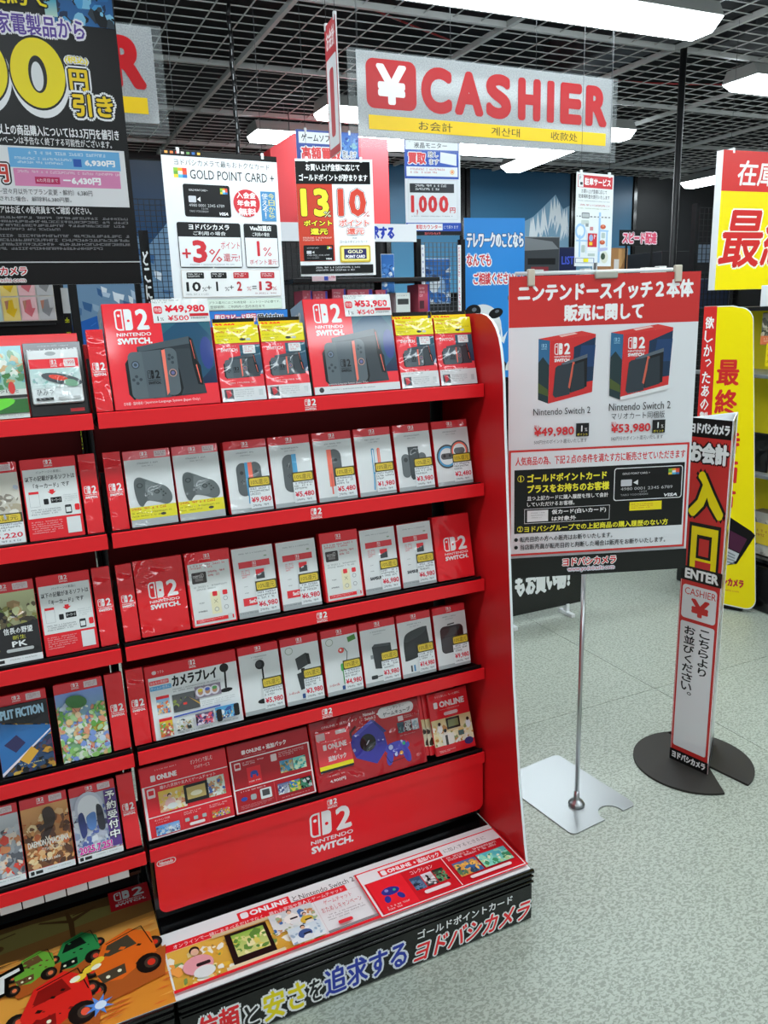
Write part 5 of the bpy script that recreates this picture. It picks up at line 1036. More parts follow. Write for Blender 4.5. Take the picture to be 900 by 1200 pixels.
# ---- monitor buy-back poster
def monitor(cv):
    cv.rect(0, 0, 1, 1, '#e4e8ec'); cv.rect(0, 0, .97, .40, '#2f56b4'); cv.rect(.02, .005, .96, .10, '#e8ecee'); cv.text('液晶モニター', .17, .025, .76, .085, '#3a3c42', res=1, bo=.02)
    cv.text('買取', .06, .13, .38, .25, '#e0484c', bo=.05, out='#eef0f4', ow=.08); cv.text('致し', .42, .12, .60, .175, '#2a2e3a', res=1, out='#eef0f4', ow=.12); cv.text('ます', .44, .195, .61, .25, '#2a2e3a', res=1, out='#eef0f4', ow=.12); cv.poly([(.64, .12), (.93, .14), (.93, .26), (.63, .23)], '#e6ebee')
    cv.rect(.03, .275, .95, .375, '#e8ecee'); cv.micro(.1, .29, .72, .355, 2, '#c06a70', 4, .5); cv.ell(.85, .325, .016, .016, '#e4b45a', 16); cv.ell(.85, .325, .012, .012, '#f0d8c0', 14); cv.ell(.85, .325, .007, .007, '#e88040', 12)
    cv.lines(.05, .41, .94, .83, '#a8acb0', .001); cv.rect(.08, .45, .88, .545, '#33363a'); cv.micro(.18, .46, .75, .53, 2, '#dfe2e4', 5, .55)
    for ch, a, b in (('1', .08, .17), ('0', .235, .385), ('0', .405, .57), ('0', .60, .775)): cv.text(ch, a, .575, b, .755, '#d8383c', bo=.055)
    cv.text(',', .195, .72, .22, .785, '#d8383c', bo=.05, res=1); cv.text('円', .80, .70, .90, .76, '#d8383c', res=1, bo=.02); cv.micro(.1, .79, .86, .805, 1, '#7a8086', 6)
    cv.rect(.0, .865, 1, .955, '#2a50b0'); cv.rect(.03, .875, .66, .945, '#eceef0'); cv.text('1階買取カウンター', .07, .885, .64, .935, '#d84850', res=1, bo=.03); cv.text('にて承ります', .68, .895, .95, .93, '#e8ecf0', res=1); cv.rect(0, .955, 1, 1, '#1a1c22'); cv.text(YOD, .33, .965, .62, .995, '#e86a70', res=1, bo=.03)
sheet_sign('hanging_poster', 'white and blue monitor buy-back poster reading 1,000 yen', 'poster', (2.739, 5.028, 2.353), R(-7), .40, .60, monitor, thick=.003, wires=(.1, .9))

# ---- parking poster
def parking(cv):
    cv.rect(0, 0, 1, 1, '#e4eaec'); cv.rect(.03, .025, .97, .155, '#c8303a'); cv.rect(.045, .03, .18, .15, '#e4eaec'); cv.text('P', .07, .04, .12, .08, '#3a3c3e', res=1); cv.rrect(.09, .10, .16, .13, '#3a3c3e', .3); cv.text('駐車サービス', .21, .05, .92, .13, '#f0f0f0', bo=.035)
    cv.text('お買い上げ金額に応じて', .13, .17, .82, .215, '#3a3c40', res=1, bo=.01); cv.text('駐車場料金を割引いたします', .06, .225, .90, .27, '#3a3c40', res=1, bo=.01)
    cv.micro(.05, .29, .93, .305, 1, '#7a8086', 4); cv.micro(.1, .33, .9, .355, 1, '#b85a5c', 5, .6); cv.micro(.05, .37, .9, .385, 1, '#8a9a5a', 6)
    m_ = '#9cc4e8'
    cv.rect(.62, .41, .675, .96, m_); cv.rect(.62, .60, .90, .617, m_); cv.rect(.84, .60, .88, .78, m_); cv.ell(.13, .62, .040, .040, m_, 24); cv.ell(.13, .62, .027, .027, '#e4eaec', 22); cv.rect(.095, .66, .135, .90, m_); cv.rect(.02, .715, .34, .73, m_); cv.rect(.29, .61, .30, .86, m_)
    for a, b in ((.02, .13), (.36, .62), (.69, .93)): cv.rect(a, .455, b, .468, '#7a8086')
    for k in range(9): cv.rect(.04 + .1 * k, .455, .08 + .1 * k, .468, '#e4eaec')
    cv.rrect(.15, .42, .36, .48, '#6a7076', .2); cv.rrect(.165, .43, .345, .47, '#b8c0c2', .2); cv.rrect(.14, .50, .35, .55, '#c4d0cc', .3); cv.rect(.26, .535, .34, .57, '#8a9296'); cv.rect(.38, .57, .47, .61, '#c88a8c')
    cv.rect(.33, .64, .58, .83, '#c8303a'); cv.ell(.42, .69, .016, .018, '#9ab0d8', 14); cv.rect(.37, .735, .46, .77, '#f0c83a'); cv.rect(.33, .79, .58, .83, '#eceeee'); cv.text('P', .50, .655, .55, .70, '#f0f0f0', res=1)
    for x, y in ((.74, .565), (.73, .735)): cv.ell(x, y, .022, .012, '#c0583a', 14); cv.rect(x - .03, y - .022, x + .03, y, '#d8886a')
    for q in ((.70, .63, .80, .69), (.16, .77, .26, .85), (.34, .86, .53, .89)): cv.rrect(*q, '#b4c4c0', .2)
    cv.poly([(.62, .80), (.88, .79), (.88, .82), (.62, .84)], '#b4bce0'); cv.rect(.0, .91, .52, .965, '#5a7ab0'); cv.rect(.02, .915, .50, .96, '#e4e8e8'); cv.rect(.22, .915, .36, .955, '#e8dc2a')
    cv.ell(.80, .90, .030, .032, '#d4d8c8', 18); cv.ell(.76, .89, .018, .018, '#3a4a3a', 14)
sheet_sign('hanging_poster', 'white parking service map poster with a red title band', 'poster', (2.994, 3.666, 2.002), R(8), .285, .478, parking, thick=.003, wires=(.12, .88), clips=True)

# ---- blue telework poster standing behind the red side panel
def telework(cv):
    cv.rect(0, 0, 1, 1, '#2f8ad8'); cv.text('テレワークのことなら', .04, .085, .985, .18, '#e8ecf0', bo=.04, out='#2a5a8a', ow=.05); cv.text('なんでも', .04, .215, .44, .29, '#d84048', bo=.03, out='#f0f2f4', ow=.10); cv.text('ご相談ください！！', .15, .33, .965, .405, '#d84048', bo=.03, out='#f0f2f4', ow=.10)
    cv.ell(.30, .66, .150, .155, '#dfe3e4', 40)
    for x, y, a, b, r_ in ((.14, .57, .065, .050, -14), (.52, .585, .060, .036, -16), (.165, .71, .034, .066, 6), (.44, .72, .034, .064, -10), (.58, .93, .065, .06, 20)): cv.ell(x, y, a, b, '#1a1c20', 22, r_); cv.ell(x + .02, y - .012, a * .3, b * .3, '#6a7078', 12, r_)
    cv.poly([(.27, .66), (.36, .62), (.38, .66), (.29, .70)], '#c4c8ca'); cv.ell(.80, .49, .040, .040, '#5a3428', 20); cv.ell(.80, .51, .030, .030, '#e8c4a4', 18); cv.poly([(.60, .62), (.64, .74), (.72, .70), (.66, .78), (.60, .76)], '#e8ecee')
    cv.ell(.85, .95, .08, .09, '#e4e6e6', 20); cv.ell(.90, .93, .03, .05, '#22242a', 14); cv.rect(0, .955, 1, 1, '#2f8ad8')
tw = sheet_sign('standing_poster', 'bright blue telework poster standing behind the red side panel top', 'poster', (3.36, 5.233, 1.62), R(-7.5), .49, 1.16, telework, thick=.004, wires=(), top=None)
MB().tube((0, .02, -1.04), (0, .02, .9), .012, 8).put('pole', M_BLACK, tw)
MB().box(-.2, -.15, -1.04, .2, .15, -1.02, .005).put('foot', M_BLACK, tw)

# ---- red / yellow banner at the right edge
def banner(cv):
    cv.rect(0, 0, 1, 1, YL_); cv.rect(0, 0, 1, .285, '#d0312f'); cv.text('在庫処分', .155, .065, .97, .245, '#eceeea', bo=.02, skew=.12, out=None)
    cv.text('最終', .04, .40, .90, .84, '#cf2f2c', bo=.022, skew=.16, out='#eeeede', ow=.028)
t = sheet_sign('hanging_banner', 'red over yellow stock clearance banner hanging at the right edge', 'banner', (4.461, 3.778, 2.03), R(-3), .80, .815, banner, thick=.055, wires=(.1, .9), inkm=INK_SATIN)
# ================================================================== the notice board on its chrome pole
def notice(cv):
    cv.rect(0, 0, 1, 1, '#dde1e4'); cv.rect(.0, 0, 1, .158, '#c92f2c')
    cv.text('ニンテンドースイッチ２本体', .045, .022, .965, .080, '#f0f2f2', bo=.045); cv.text('販売に関して', .285, .090, .705, .145, '#f0f2f2', bo=.045)
    def pic(a, b, c, d, strip):
        X = lambda u: a + (c - a) * u
        Y = lambda v: b + (d - b) * v
        q = lambda p, col: cv.poly([(X(u), Y(v)) for u, v in p], col)
        q([(0, .09), (.20, .12), (.18, 1), (.0, .94)], '#2f6a94'); q([(0, .42), (.08, .34), (.19, .46), (.18, 1), (.0, .94)], '#20363a'); q([(0, .7), (.17, .8), (.18, .9), (0, .84)], '#4a5a2a'); cv.logo(X(.05), Y(.16), X(.15), Y(.24), '#8ac0dc', '#2f6a94', n=2)
        q([(0, .09), (.75, 0), (1, .05), (.20, .12)], '#d43a36'); q([(.35, .055), (.62, .02), (.68, .035), (.4, .075)], '#e8c0b8')
        q([(.20, .12), (1, .05), (.96, .86), (.18, 1)], '#cf3030'); q([(.62, .22), (1, .09), (.97, .70), (.60, .74)], '#16324e'); q([(.75, .2), (1, .2), (.98, .5), (.7, .5)], '#1c3f6a'); cv.logo(X(.28), Y(.16), X(.56), Y(.42), '#eef0f0', '#cf3030', n=4)
        q([(.40, .44), (.86, .32), (.86, .78), (.44, .88)], '#20272c'); q([(.40, .44), (.86, .32), (.86, .37), (.42, .47)], '#5a6670')
        q([(.30, .50), (.34, .47), (.58, .44), (.56, .88), (.30, .92), (.26, .88)], '#2f3a42'); q([(.60, .42), (.64, .43), (.56, .80), (.53, .78)], '#c8604c'); q([(.62, .46), (.80, .42), (.82, .80), (.57, .86)], '#28333a')
        if strip: q([(.18, .96), (.96, .82), (.96, .88), (.18, 1.01)], '#dfe2e2'); cv.micro(X(.3), Y(.9), X(.6), Y(.92), 1, '#8a9092', 3)
    pic(.155, .175, .455, .405, False); pic(.535, .162, .865, .402, True)
    cv.text('Nintendo Switch 2', .13, .420, .435, .442, '#24262a', res=2, rise=.0); cv.text('Nintendo Switch 2', .535, .413, .87, .438, '#24262a', res=2); cv.text('マリオカート同梱版', .55, .445, .84, .468, '#24262a', res=1)
    for x, s_, y, sub in ((.135, '49,980', .482, '500円分のポイント還元いたします'), (.55, '53,980', .482, '540円分のポイント還元いたします')):
        cv.text('税込', x, y - .008, x + .03, y + .004, '#c8343a', res=1); cv.text('¥' + s_, x, y, x + .215, y + .034, '#cf2a30', bo=.035); cv.rect(x + .225, y - .008, x + .295, y + .036, '#1a1c1c'); cv.text('1', x + .25, y, x + .262, y + .02, '#f0f0f0', res=1, bo=.06); cv.text('%', x + .272, y + .008, x + .286, y + .02, '#f0f0f0', res=1); cv.text('ポイント', x + .232, y + .025, x + .288, y + .034, '#e8dc3a', res=1)
        cv.text(sub, x, y + .042, x + .285, y + .056, '#4a4448', res=1)
    cv.frame(.0, .555, .985, .92, '#c92f2c', .006, '#dde1e4', .004)
    cv.text('人気商品の為、下記２点の条件を満たす方に販売させていただきます', .035, .578, .965, .608, '#cf2a30', bo=.02)
    cv.rect(.03, .622, .965, .842, '#161718')
    cv.ell(.065, .652, .0095, .0095, '#eee83a', 20); cv.ell(.065, .652, .0082, .0082, '#161718', 20); cv.text('1', .058, .643, .070, .661, '#eee83a', res=1, bo=.04)
    cv.text('ゴールドポイントカード', .10, .638, .535, .666, '#eee83a', bo=.04); cv.text('プラスをお持ちのお客様', .10, .674, .55, .704, '#eee83a', bo=.04)
    cv.text('且つ上記カードに購入履歴を残して会計', .10, .713, .545, .729, '#e8eaea', res=1, bo=.02); cv.text('していただけるお客様。', .10, .734, .36, .750, '#e8eaea', res=1, bo=.02)
    paycard(cv, .575, .632, .955, .745, '#e4e6e8'); cv.rect(.665, .752, .845, .782, '#eedc1c'); cv.micro(.675, .758, .80, .778, 3, '#b85a2a', 5, .4)
    cv.lines(.085, .757, .555, .808, '#e4e6e8', .0012); cv.rect(.10, .763, .215, .802, '#dfe3e4'); cv.micro(.12, .77, .2, .795, 3, '#8a8e90', 4, .3); cv.text('仮カード(白いカード)', .235, .763, .535, .782, '#f0f2f2', bo=.03); cv.text('は対象外', .235, .787, .37, .803, '#f0f2f2', bo=.03)
    cv.ell(.062, .826, .0085, .0085, '#eee83a', 20); cv.ell(.062, .826, .0072, .0072, '#161718', 20); cv.text('2', .055, .818, .068, .834, '#eee83a', res=1, bo=.04)
    cv.text('ヨドバシグループでの上記商品の購入履歴のない方', .085, .816, .885, .838, '#eee83a', bo=.03)
    for y, s_, x1 in ((.853, '転売目的の方への販売はお断りいたします。', .575), (.880, '当店販売員が転売目的と判断した場合は販売をお断りいたします。', .875)): cv.ell(.04, y + .01, .0055, .0055, '#1c1e20', 16); cv.text(s_, .062, y, x1, y + .020, '#2c2e32', res=1, bo=.015)
    cv.rect(0, .928, 1, 1, '#141516'); cv.text(YOD, .30, .937, .60, .966, '#cf2a30', bo=.04, out='#f0f0f0', ow=.09); cv.text('www.yodobashi.com', .33, .972, .59, .988, '#c85058', res=1, out='#dfe4f0', ow=.25)
nb = thing('notice_board', 'large red, white and black purchase conditions board clipped on the chrome stand', 'notice board', (1.474, 1.744, .792), (R(-.8), 0, R(-19.8)))
bend = lambda V: np.column_stack([V[:, 0], V[:, 1], V[:, 2]])
MB().box(-.2645, 0, 0, .2645, .0035, .838).put('board', M_WHITE, nb)
cv = Cv(.529, .838); notice(cv); cv.build('front_print', nb, INK_GLOSS, off=(0, -.0002, .419))
for x in (-.205, .20): MB().box(x - .010, -.006, .812, x + .010, .010, .856, .003).put('clip', mat('beige_clip', '#c8bfae', .4), nb)
MB().box(-.032, -.007, .826, .032, .012, .846, .004).put('bulldog_clip', mat('grey_clip', '#b4b4aa', .35, metal=.3), nb)
st = thing('sign_stand', 'chrome pole sign stand on a brushed steel plate with a round notch', 'sign stand', (1.457, 1.785, 0), (0, 0, 0))
# plate with the round bite in its front edge
P0 = [(-.110, -.108)] ; pl = []
def arc(cx, cy, r, a0, a1, n): return [(cx + r * math.cos(R(a0 + (a1 - a0) * i / n)), cy + r * math.sin(R(a0 + (a1 - a0) * i / n))) for i in range(n + 1)]
pl += arc(-.118 + .02, -.105 + .02, .02, 180, 270, 5)
pl += [(.012, -.105)] + arc(.058, -.094, .041, 195, -15, 14)[0:] + [(.104, -.105)]
pl += arc(.158 - .022, -.105 + .022, .022, 270, 360, 5)
pl += arc(.158 - .02, .255 - .02, .02, 0, 90, 4) + arc(-.118 + .02, .255 - .02, .02, 90, 180, 4)
a = R(6.5)
pl = [(x * math.cos(a) - y * math.sin(a), x * math.sin(a) + y * math.cos(a)) for x, y in pl]
MB().prism(pl, 'z', 0.0005, .004).put('base_plate', M_STEEL, st)
MB().tube((0, 0, .004), (.002, 0, .80), .0068, 16).tube((.002, 0, .80), (.004, -.006, 1.66), .0055, 16).put('pole', M_CHROME, st)
MB().lathe([(.024, .004), (.026, .009), (.022, .016), (.012, .022), (.009, .030), (.009, .055)], n=28).put('collar', M_CHROME, st)
cr = MB().tube((-.21, .010 + .076 - .03, 1.637), (.21, -.03 - .076 + .01 - .03 + .05, 1.637), .005, 10); cr.put('cross_bar', M_WHITEP, st)

# ================================================================== triangular entry sign
A, B, Cc = Vector((1.913, 1.85)), Vector((1.945, 1.712)), Vector((2.115, 1.85))
es = thing('entry_sign', 'three-sided red and white register entrance pillar on a black disc base', 'sign pillar', (1.98, 1.80, 0))
o2 = Vector((1.98, 1.80))
b = MB(); H_ = 1.20
for p0, p1 in ((A, B), (B, Cc), (Cc, A)):
    p0 = p0 - o2; p1 = p1 - o2; d = (p1 - p0).normalized(); nn = Vector((d.y, -d.x)) * .003
    b.prism([tuple(p0), tuple(p1), tuple(p1 - nn), tuple(p0 - nn)], 'z', .008, H_)
b.put('pillar', M_WHITE, es)
wdt = (B - A).length; hh = H_ - .008
def entry(cv):
    cv.rect(0, 0, 1, 1, '#c9302c'); cv.rect(0, 0, 1, .075, '#151617'); cv.text(YOD, .02, .022, .93, .060, '#eef0f0', bo=.05)
    cv.text('お会計', .04, .093, .95, .178, '#f0f2f2', bo=.05, out='#151617', ow=.10)
    cv.text('入', .08, .205, .92, .405, YL_, bo=.05, out='#151617', ow=.06); cv.rect(.22, .415, .90, .62, '#151617'); cv.rect(.27, .43, .85, .60, YL_); cv.rect(.40, .47, .70, .56, '#151617'); cv.rect(.44, .482, .66, .55, '#c9302c'); cv.rect(.42, .60, .68, .63, '#151617')
    cv.rect(.0, .585, 1, .645, '#151617'); cv.text('ENTER', .12, .592, .93, .638, '#eef0f0', bo=.06)
    cv.rect(.0, .645, 1, .655, '#c9302c'); cv.rrect(.07, .655, .93, .79 - .01, '#dde0e2', .06); cv.text('CASHIER', .12, .665, .92, .692, '#c9302c', res=2); cv.text('¥', .30, .70, .78, .77, '#c9302c', bo=.09)
def entry2(cv):
    # full-height layout: v measured down the whole pillar
    cv.rect(0, 0, 1, 1, '#c9302c'); cv.rect(0, 0, 1, .050, '#151617'); cv.text(YOD, .02, .012, .93, .040, '#eef0f0', bo=.05)
    cv.text('お会計', .03, .062, .95, .118, '#f0f2f2', bo=.05, out='#151617', ow=.09)
    cv.text('入', .08, .138, .92, .265, YL_, bo=.055, out='#151617', ow=.06); cv.rect(.14, .280, .90, .418, '#151617'); cv.rect(.20, .290, .84, .405, YL_); cv.rect(.34, .312, .70, .378, '#151617'); cv.rect(.40, .322, .64, .370, '#c9302c'); cv.rect(.33, .385, .71, .41, '#c9302c')
    cv.rect(0, .405, 1, .446, '#151617'); cv.text('ENTER', .10, .411, .93, .440, '#eef0f0', bo=.06)
    cv.rrect(.07, .458, .92, .555, '#dde0e2', .10); cv.text('CASHIER', .13, .466, .90, .486, '#c9302c'); cv.text('¥', .30, .494, .76, .545, '#c9302c', bo=.06)
    cv.rrect(.07, .565, .92, .952, '#dde0e2', .06)
    cv.vert('こちらより', .56, .575, .82, .715, '#1c1e20', bo=.03, res=2); cv.vert('お並びください。', .18, .575, .46, .80, '#1c1e20', bo=.03, res=2)
    cv.rect(0, .965, 1, 1, '#151617'); cv.text(YOD, .06, .970, .94, .992, '#eef0f0', bo=.05)
ang = math.atan2(B.y - A.y, B.x - A.x)
fc = thing('x', '', ''); bpy.data.objects.remove(fc)
cv = Cv(wdt, hh, 3e-5); entry2(cv); o = cv.build('front_print', es, INK_GLOSS); mid = (A + B) / 2 - o2
o.location = (mid.x + math.sin(ang) * .0003, mid.y - math.cos(ang) * .0003, .008 + hh / 2); o.rotation_euler = (0, 0, ang)
wd2 = (Cc - B).length; ang2 = math.atan2(Cc.y - B.y, Cc.x - B.x)
cv = Cv(wd2, hh, 3e-5); entry2(cv); o = cv.build('side_print', es, INK_GLOSS); mid = (Cc + B) / 2 - o2
o.location = (mid.x + math.sin(ang2) * .0003, mid.y - math.cos(ang2) * .0003, .008 + hh / 2); o.rotation_euler = (0, 0, ang2)
# disc base cut by a slot: two part-round plates
def disc(cx, cy, r, x0, x1, y0, n=40, skew=.0):
    p = []
    for i in range(n):
        t = 2 * math.pi * i / n; x = cx + r * math.cos(t); y = cy + r * math.sin(t)
        p.append((x, y))
    return p
b = MB()
pts = []
cx, cy, r_ = 1.968 - 1.98, 1.80 - 1.80, .197
a0 = math.acos((.028) / r_); 
left_pts = [(cx + r_ * math.cos(t), cy + r_ * math.sin(t)) for t in [math.pi * 1.5 - .28 - k * (2 * math.pi * .5 + .2) / 30 for k in range(31)]]
left_pts += [(cx + .015, cy - .06)]
b.prism(left_pts, 'z', .0005, .0075)
b.put('base_plate', M_RUBBER, es)
b = MB()
right_pts = [(cx + r_ * math.cos(t), cy + r_ * math.sin(t)) for t in [-math.pi / 2 + .25 + k * 2.55 / 26 for k in range(27)]]
right_pts += [(cx + .01, cy + .02)]
b.prism(right_pts, 'z', .0005, .0075).put('base_plate', M_RUBBER, es)

# ================================================================== tall yellow clearance stand
ys = thing('standing_sign', 'tall yellow clearance sign with a red strip and rounded corner', 'sign', (3.205, 2.763, .015), (0, 0, R(-60)))
def ypoly():
    W0, W1 = -.113 * 1.93, .0
    p = [(-.218, .02), (-.218, 1.515)]
    p += [(-.218 + .13, 1.515)]
    p += [(-.060 + .068 * math.sin(R(a)), 1.44 + .068 * math.cos(R(a))) for a in range(0, 91, 15)]
    p += [(.122 - .045 + .045 * math.cos(R(a)), .055 + .05 * math.sin(R(a))) for a in range(0, -91, -18)]
    return p
yp = ypoly()
MB().prism(yp, 'y', .0006, .007).put('board', M_WHITE, ys)
cvp = Cv(.36, 1.53, 4e-5)
def L2(x, z): return ((x + .225) / .36, (1.525 - z) / 1.53)
ins = [(x * .985 - .001, .006 + z * .993) for x, z in yp]
cvp.poly([L2(*q) for q in ins][::-1], YL_)
cvp.poly([L2(*q) for q in ((-.218, .02), (-.155 + .02, .02), (-.158, 1.514), (-.218, 1.514))], '#cf2f2c')
def VT(s_, x0, z1, x1, z0, col, **k): a = L2(x0, z1); b_ = L2(x1, z0); cvp.vert(s_, a[0], a[1], b_[0], b_[1], col, **k)
VT('欲しかったあの製品が', -.208, 1.47, -.168, .93 - .12, '#eef0ee', bo=.02, res=1)
VT('最終', -.140, 1.27, -.035, .985, '#cf2f2c', bo=.03, res=2); VT('特価市', -.125, .93, -.01, .50, '#cf2f2c', bo=.03, res=2)
q = lambda pts, col: cvp.poly([L2(*w_) for w_ in pts], col)
q([(-.10, .52), (.075, .42), (.095, .40), (.02, .24), (-.11, .20)], '#16181a'); q([(-.09, .50), (.072, .41), (.030, .30), (-.09, .34)], '#4a1f3a'); q([(-.09, .50), (.072, .41), (.060, .375), (-.09, .44)], '#16141c'); q([(-.10, .34), (.028, .295), (.015, .255), (-.05, .21), (-.11, .225)], '#b8bcc0')
for k in range(4): q([(-.09, .325 - .022 * k), (.01, .285 - .014 * k), (.008, .278 - .014 * k), (-.09, .315 - .022 * k)], '#7d8388')
a = L2(-.12, .16); b_ = L2(.06, .115); cvp.text(YOD, a[0], a[1], b_[0], b_[1], '#b8203a', bo=.05, res=1)
a = L2(-.12, .10); b_ = L2(.04, .085); cvp.text('www.yodobashi.com', a[0], a[1], b_[0], b_[1], '#c86a3a', res=1)
cvp.build('front_print', ys, INK_SATIN, off=(-.045, .0002, .76))
MB().box(-.10, .008, .0 - .013, .06, .045, .006, .003).tube((-.02, .018, .0), (-.02, .018, 1.2), .010, 10).put('support', M_BLACK, ys)
# ================================================================== things further back
def obj(name, label, cat, boxes, m, group=None, bev=.004, loc=(0, 0, 0), rz=0):
    b = MB()
    for q in boxes: b.box(*q, bev)
    o = b.put(name, m); o.location = loc; o.rotation_euler = (0, 0, rz); return tag(o, label, cat, group)
def flat(parent, w, h, draw, off, face='front', m=INK_SATIN, name='front_print', ep=4e-5):
    cv = Cv(w, h, ep); draw(cv); return cv.build(name, parent, m, face, off=off)
M_MESH = mat('black_wire_mesh', '#101113', .45)
def mesh_panel(name, label, c, w, h, step=.05, yaw=0, t_=.0022, m=None, group=None, parent=None):
    b = MB()
    n = int(w / step)
    for k in range(n + 1): b.box(-w / 2 + k * w / n - t_, -t_, 0, -w / 2 + k * w / n + t_, t_, h)
    n = int(h / step)
    for k in range(n + 1): b.box(-w / 2, t_, k * h / n - t_, w / 2, t_ * 3, k * h / n + t_)
    if parent is not None: o = b.put('wire_mesh', m or M_MESH, parent); o.location = c; return o
    o = b.put(name, m or M_MESH); o.location = c; o.rotation_euler = (0, 0, yaw); return tag(o, label, 'wire panel', group)

# ---- mountain mural panels on the far wall, in black frames
def peak(cv, base, col, snow, pts, seed):
    rnd = random.Random(seed); cv.poly(pts + [(pts[-1][0], 1), (pts[0][0], 1)], col)
    for a, b in zip(pts, pts[1:]):
        for k in range(3):
            t = rnd.random(); x = a[0] + (b[0] - a[0]) * t; y = a[1] + (b[1] - a[1]) * t
            cv.poly([(x, y), (min(x + .05, pts[-1][0]), min(1, y + .25)), (x + .01, min(1, y + .16)), (max(x - .03, pts[0][0]), min(1, y + .28))], snow)
def mural(pk):
    def f(cv):
        cv.grad(0, 0, 1, 1, '#1f4a68', '#4b86a8')
        if pk: peak(cv, .7, '#7fa6c0', '#e2ebf0', pk, 5)
    return f
for i, (x0, x1, pk, lab) in enumerate(((4.10, 5.03, None, 'blue sky wall mural panel behind the monitor poster'), (5.15, 6.62, [(.42, .52), (.53, .41), (.62, .37), (.72, .29), (.85, .18), (.93, .30), (1, .27)], 'blue wall mural panel with the foot of a snowy peak'),
                               (6.70, 7.62, [(0, .27), (.1, .36), (.35, .6), (.6, .8)], 'blue wall mural panel with the snowy summit behind the parking poster'))):
    t = thing('wall_mural', lab, 'mural', ((x0 + x1) / 2, 8.58, 1.75), group='mountain mural panels'); w = x1 - x0
    MB().box(-w / 2, -.01, 0, w / 2, .01, 1.42).put('panel', M_BLACK, t); flat(t, w - .03, 1.39, mural(pk), (0, -.0102, .71))
    b = MB(); b.box(-w / 2 - .05, -.03, -.05, -w / 2, .01, 1.47); b.box(w / 2, -.03, -.05, w / 2 + .05, .01, 1.47); b.box(-w / 2, -.03, 1.42, w / 2, .01, 1.47); b.box(-w / 2, -.03, -.05, w / 2, .01, 0); b.put('frame', M_BLACKG, t)

# ---- blue mountain picture at the left, behind wire racks
def alpine(cv):
    cv.grad(0, 0, 1, .35, '#0e2238', '#24507c'); cv.grad(0, .30, 1, 1, '#2c62a8', '#2463b4')
    cv.poly([(0, .22), (.14, .17), (.3, .23), (.45, .18), (.62, .24), (.8, .16), (1, .20), (1, .48), (0, .52)], '#6f8fae')
    rnd = random.Random(3)
    for k in range(70):
        x = rnd.random() * .94; y = .22 + rnd.random() * .26; w_ = rnd.uniform(.02, .07); h = rnd.uniform(.012, .04)
        cv.poly([(x, y), (x + w_, y + h * .3), (x + w_ * .8, y + h), (x + w_ * .1, y + h * .7)], rnd.choice(['#dfe8f0', '#b4c8dc', '#4a6f98', '#8fa8c0', '#37608f']))
    cv.poly([(0, .47), (.3, .43), (.7, .46), (1, .42), (1, 1), (0, 1)], '#2361b4')
    for k in range(90): x = rnd.random() * .9; y = .46 + rnd.random() * .28; cv.bar(x, y, x + rnd.uniform(.03, .09), y + rnd.uniform(-.012, .012), .005, rnd.choice(['#3f7ccc', '#1c56a8', '#2f6cc0', '#1a4a94']))
    cv.poly([(0, .80), (.3, .72), (.65, .62), (1, .56), (1, 1), (0, 1)], '#3f7a34'); cv.poly([(0, .90), (.6, .78), (1, .70), (1, 1), (0, 1)], '#2f6230')
t = thing('picture_board', 'tall blue mountain and meadow picture behind the left cartons', 'picture', (.78, 5.5, 0)); MB().box(-.42, 0, 0, .47, .02, 2.54).put('board', M_BLACK, t); flat(t, .88, 2.12, alpine, (.025, -.0003, 1.47))
for x, h in ((.262, 2.35), (.335, 2.30)):
    obj('rack_upright', 'black rack upright between the colour chart and the mountain picture' + (', inner one' if x > .3 else ', outer one'), 'rack upright', [(x - .02, 4.4, 0, x + .02, 4.44, h)], M_BLACK, 'black rack uprights at the left')
t = thing('wire_rack', 'black wire rack with a vertical white-lettered strip beside the point card poster', 'rack', (.83, 4.62, .0)); mesh_panel('', '', (0.02, 0, .2), .30, 1.98, .028, parent=t, t_=.0016)
MB().box(-.16, -.02, 0, -.135, .02, 2.2).box(.165, -.02, 0, .19, .02, 2.2).put('post', M_BLACK, t)
MB().box(-.115, -.010, 1.2, -.065, -.006, 2.02).put('sign_strip', M_BLACKG, t); flat(t, .05, .82, lambda cv: cv.vert('どこにも負けない', .18, .12, .82, .98, '#d8dcdc', bo=.03, res=1), (-.09, -.0101, 1.61))
# colour chart at the left
def chart(cv):
    cv.rect(0, 0, 1, 1, '#d8d4cc')
    cs = ['#8a8c90', '#3fb8a8', '#e8c020', '#d8707a', '#7a7c80', '#2f9fd0']
    bgc = ['#c4c6c8', '#bfe0dc', '#f0d880', '#f0c4c8', '#b4b6b8', '#bfe0ec']
    n = 9
    for r_ in range(3):
        for k in range(n):
            a, b = k / n, r_ / 3; j = (k + 0) % 4
            cv.rect(a + .004, b + .01, a + 1 / n - .004, b + 1 / 3 - .01, bgc[j]); x = a + .5 / n; y = b + .16
            cv.poly([(x - .035, y - .10), (x + .015, y - .12), (x + .02, y), (x + .04, y), (x + .01, y + .12), (x - .03, y + .05)], cs[j]); cv.poly([(x - .035, y - .10), (x - .01, y - .11), (x - .02, y), (x - .03, y + .02)], '#b8806a')
t = thing('colour_chart', 'chart of teal, yellow and pink arrows under the black poster', 'chart', (-.09, 3.30, 1.552)); MB().box(-.28, 0, 0, .28, .006, .28).put('board', M_BLACK, t); flat(t, .545, .265, chart, (0, -.0002, .142))
t2 = thing('chart_stand', 'black slatted rack holding the colour chart behind the left stand', 'rack', (-.09, 3.34, 0)); MB().box(-.30, 0, 0, -.27, .03, 1.83).box(.27, 0, 0, .30, .03, 1.83).put('post', M_BLACK, t2)
MB().box(-.27, .0, 1.40, .27, .02, 1.545).put('rail', M_BLACK, t2); mesh_panel('', '', (0, .012, .3), .54, 1.08, .04, parent=t2)
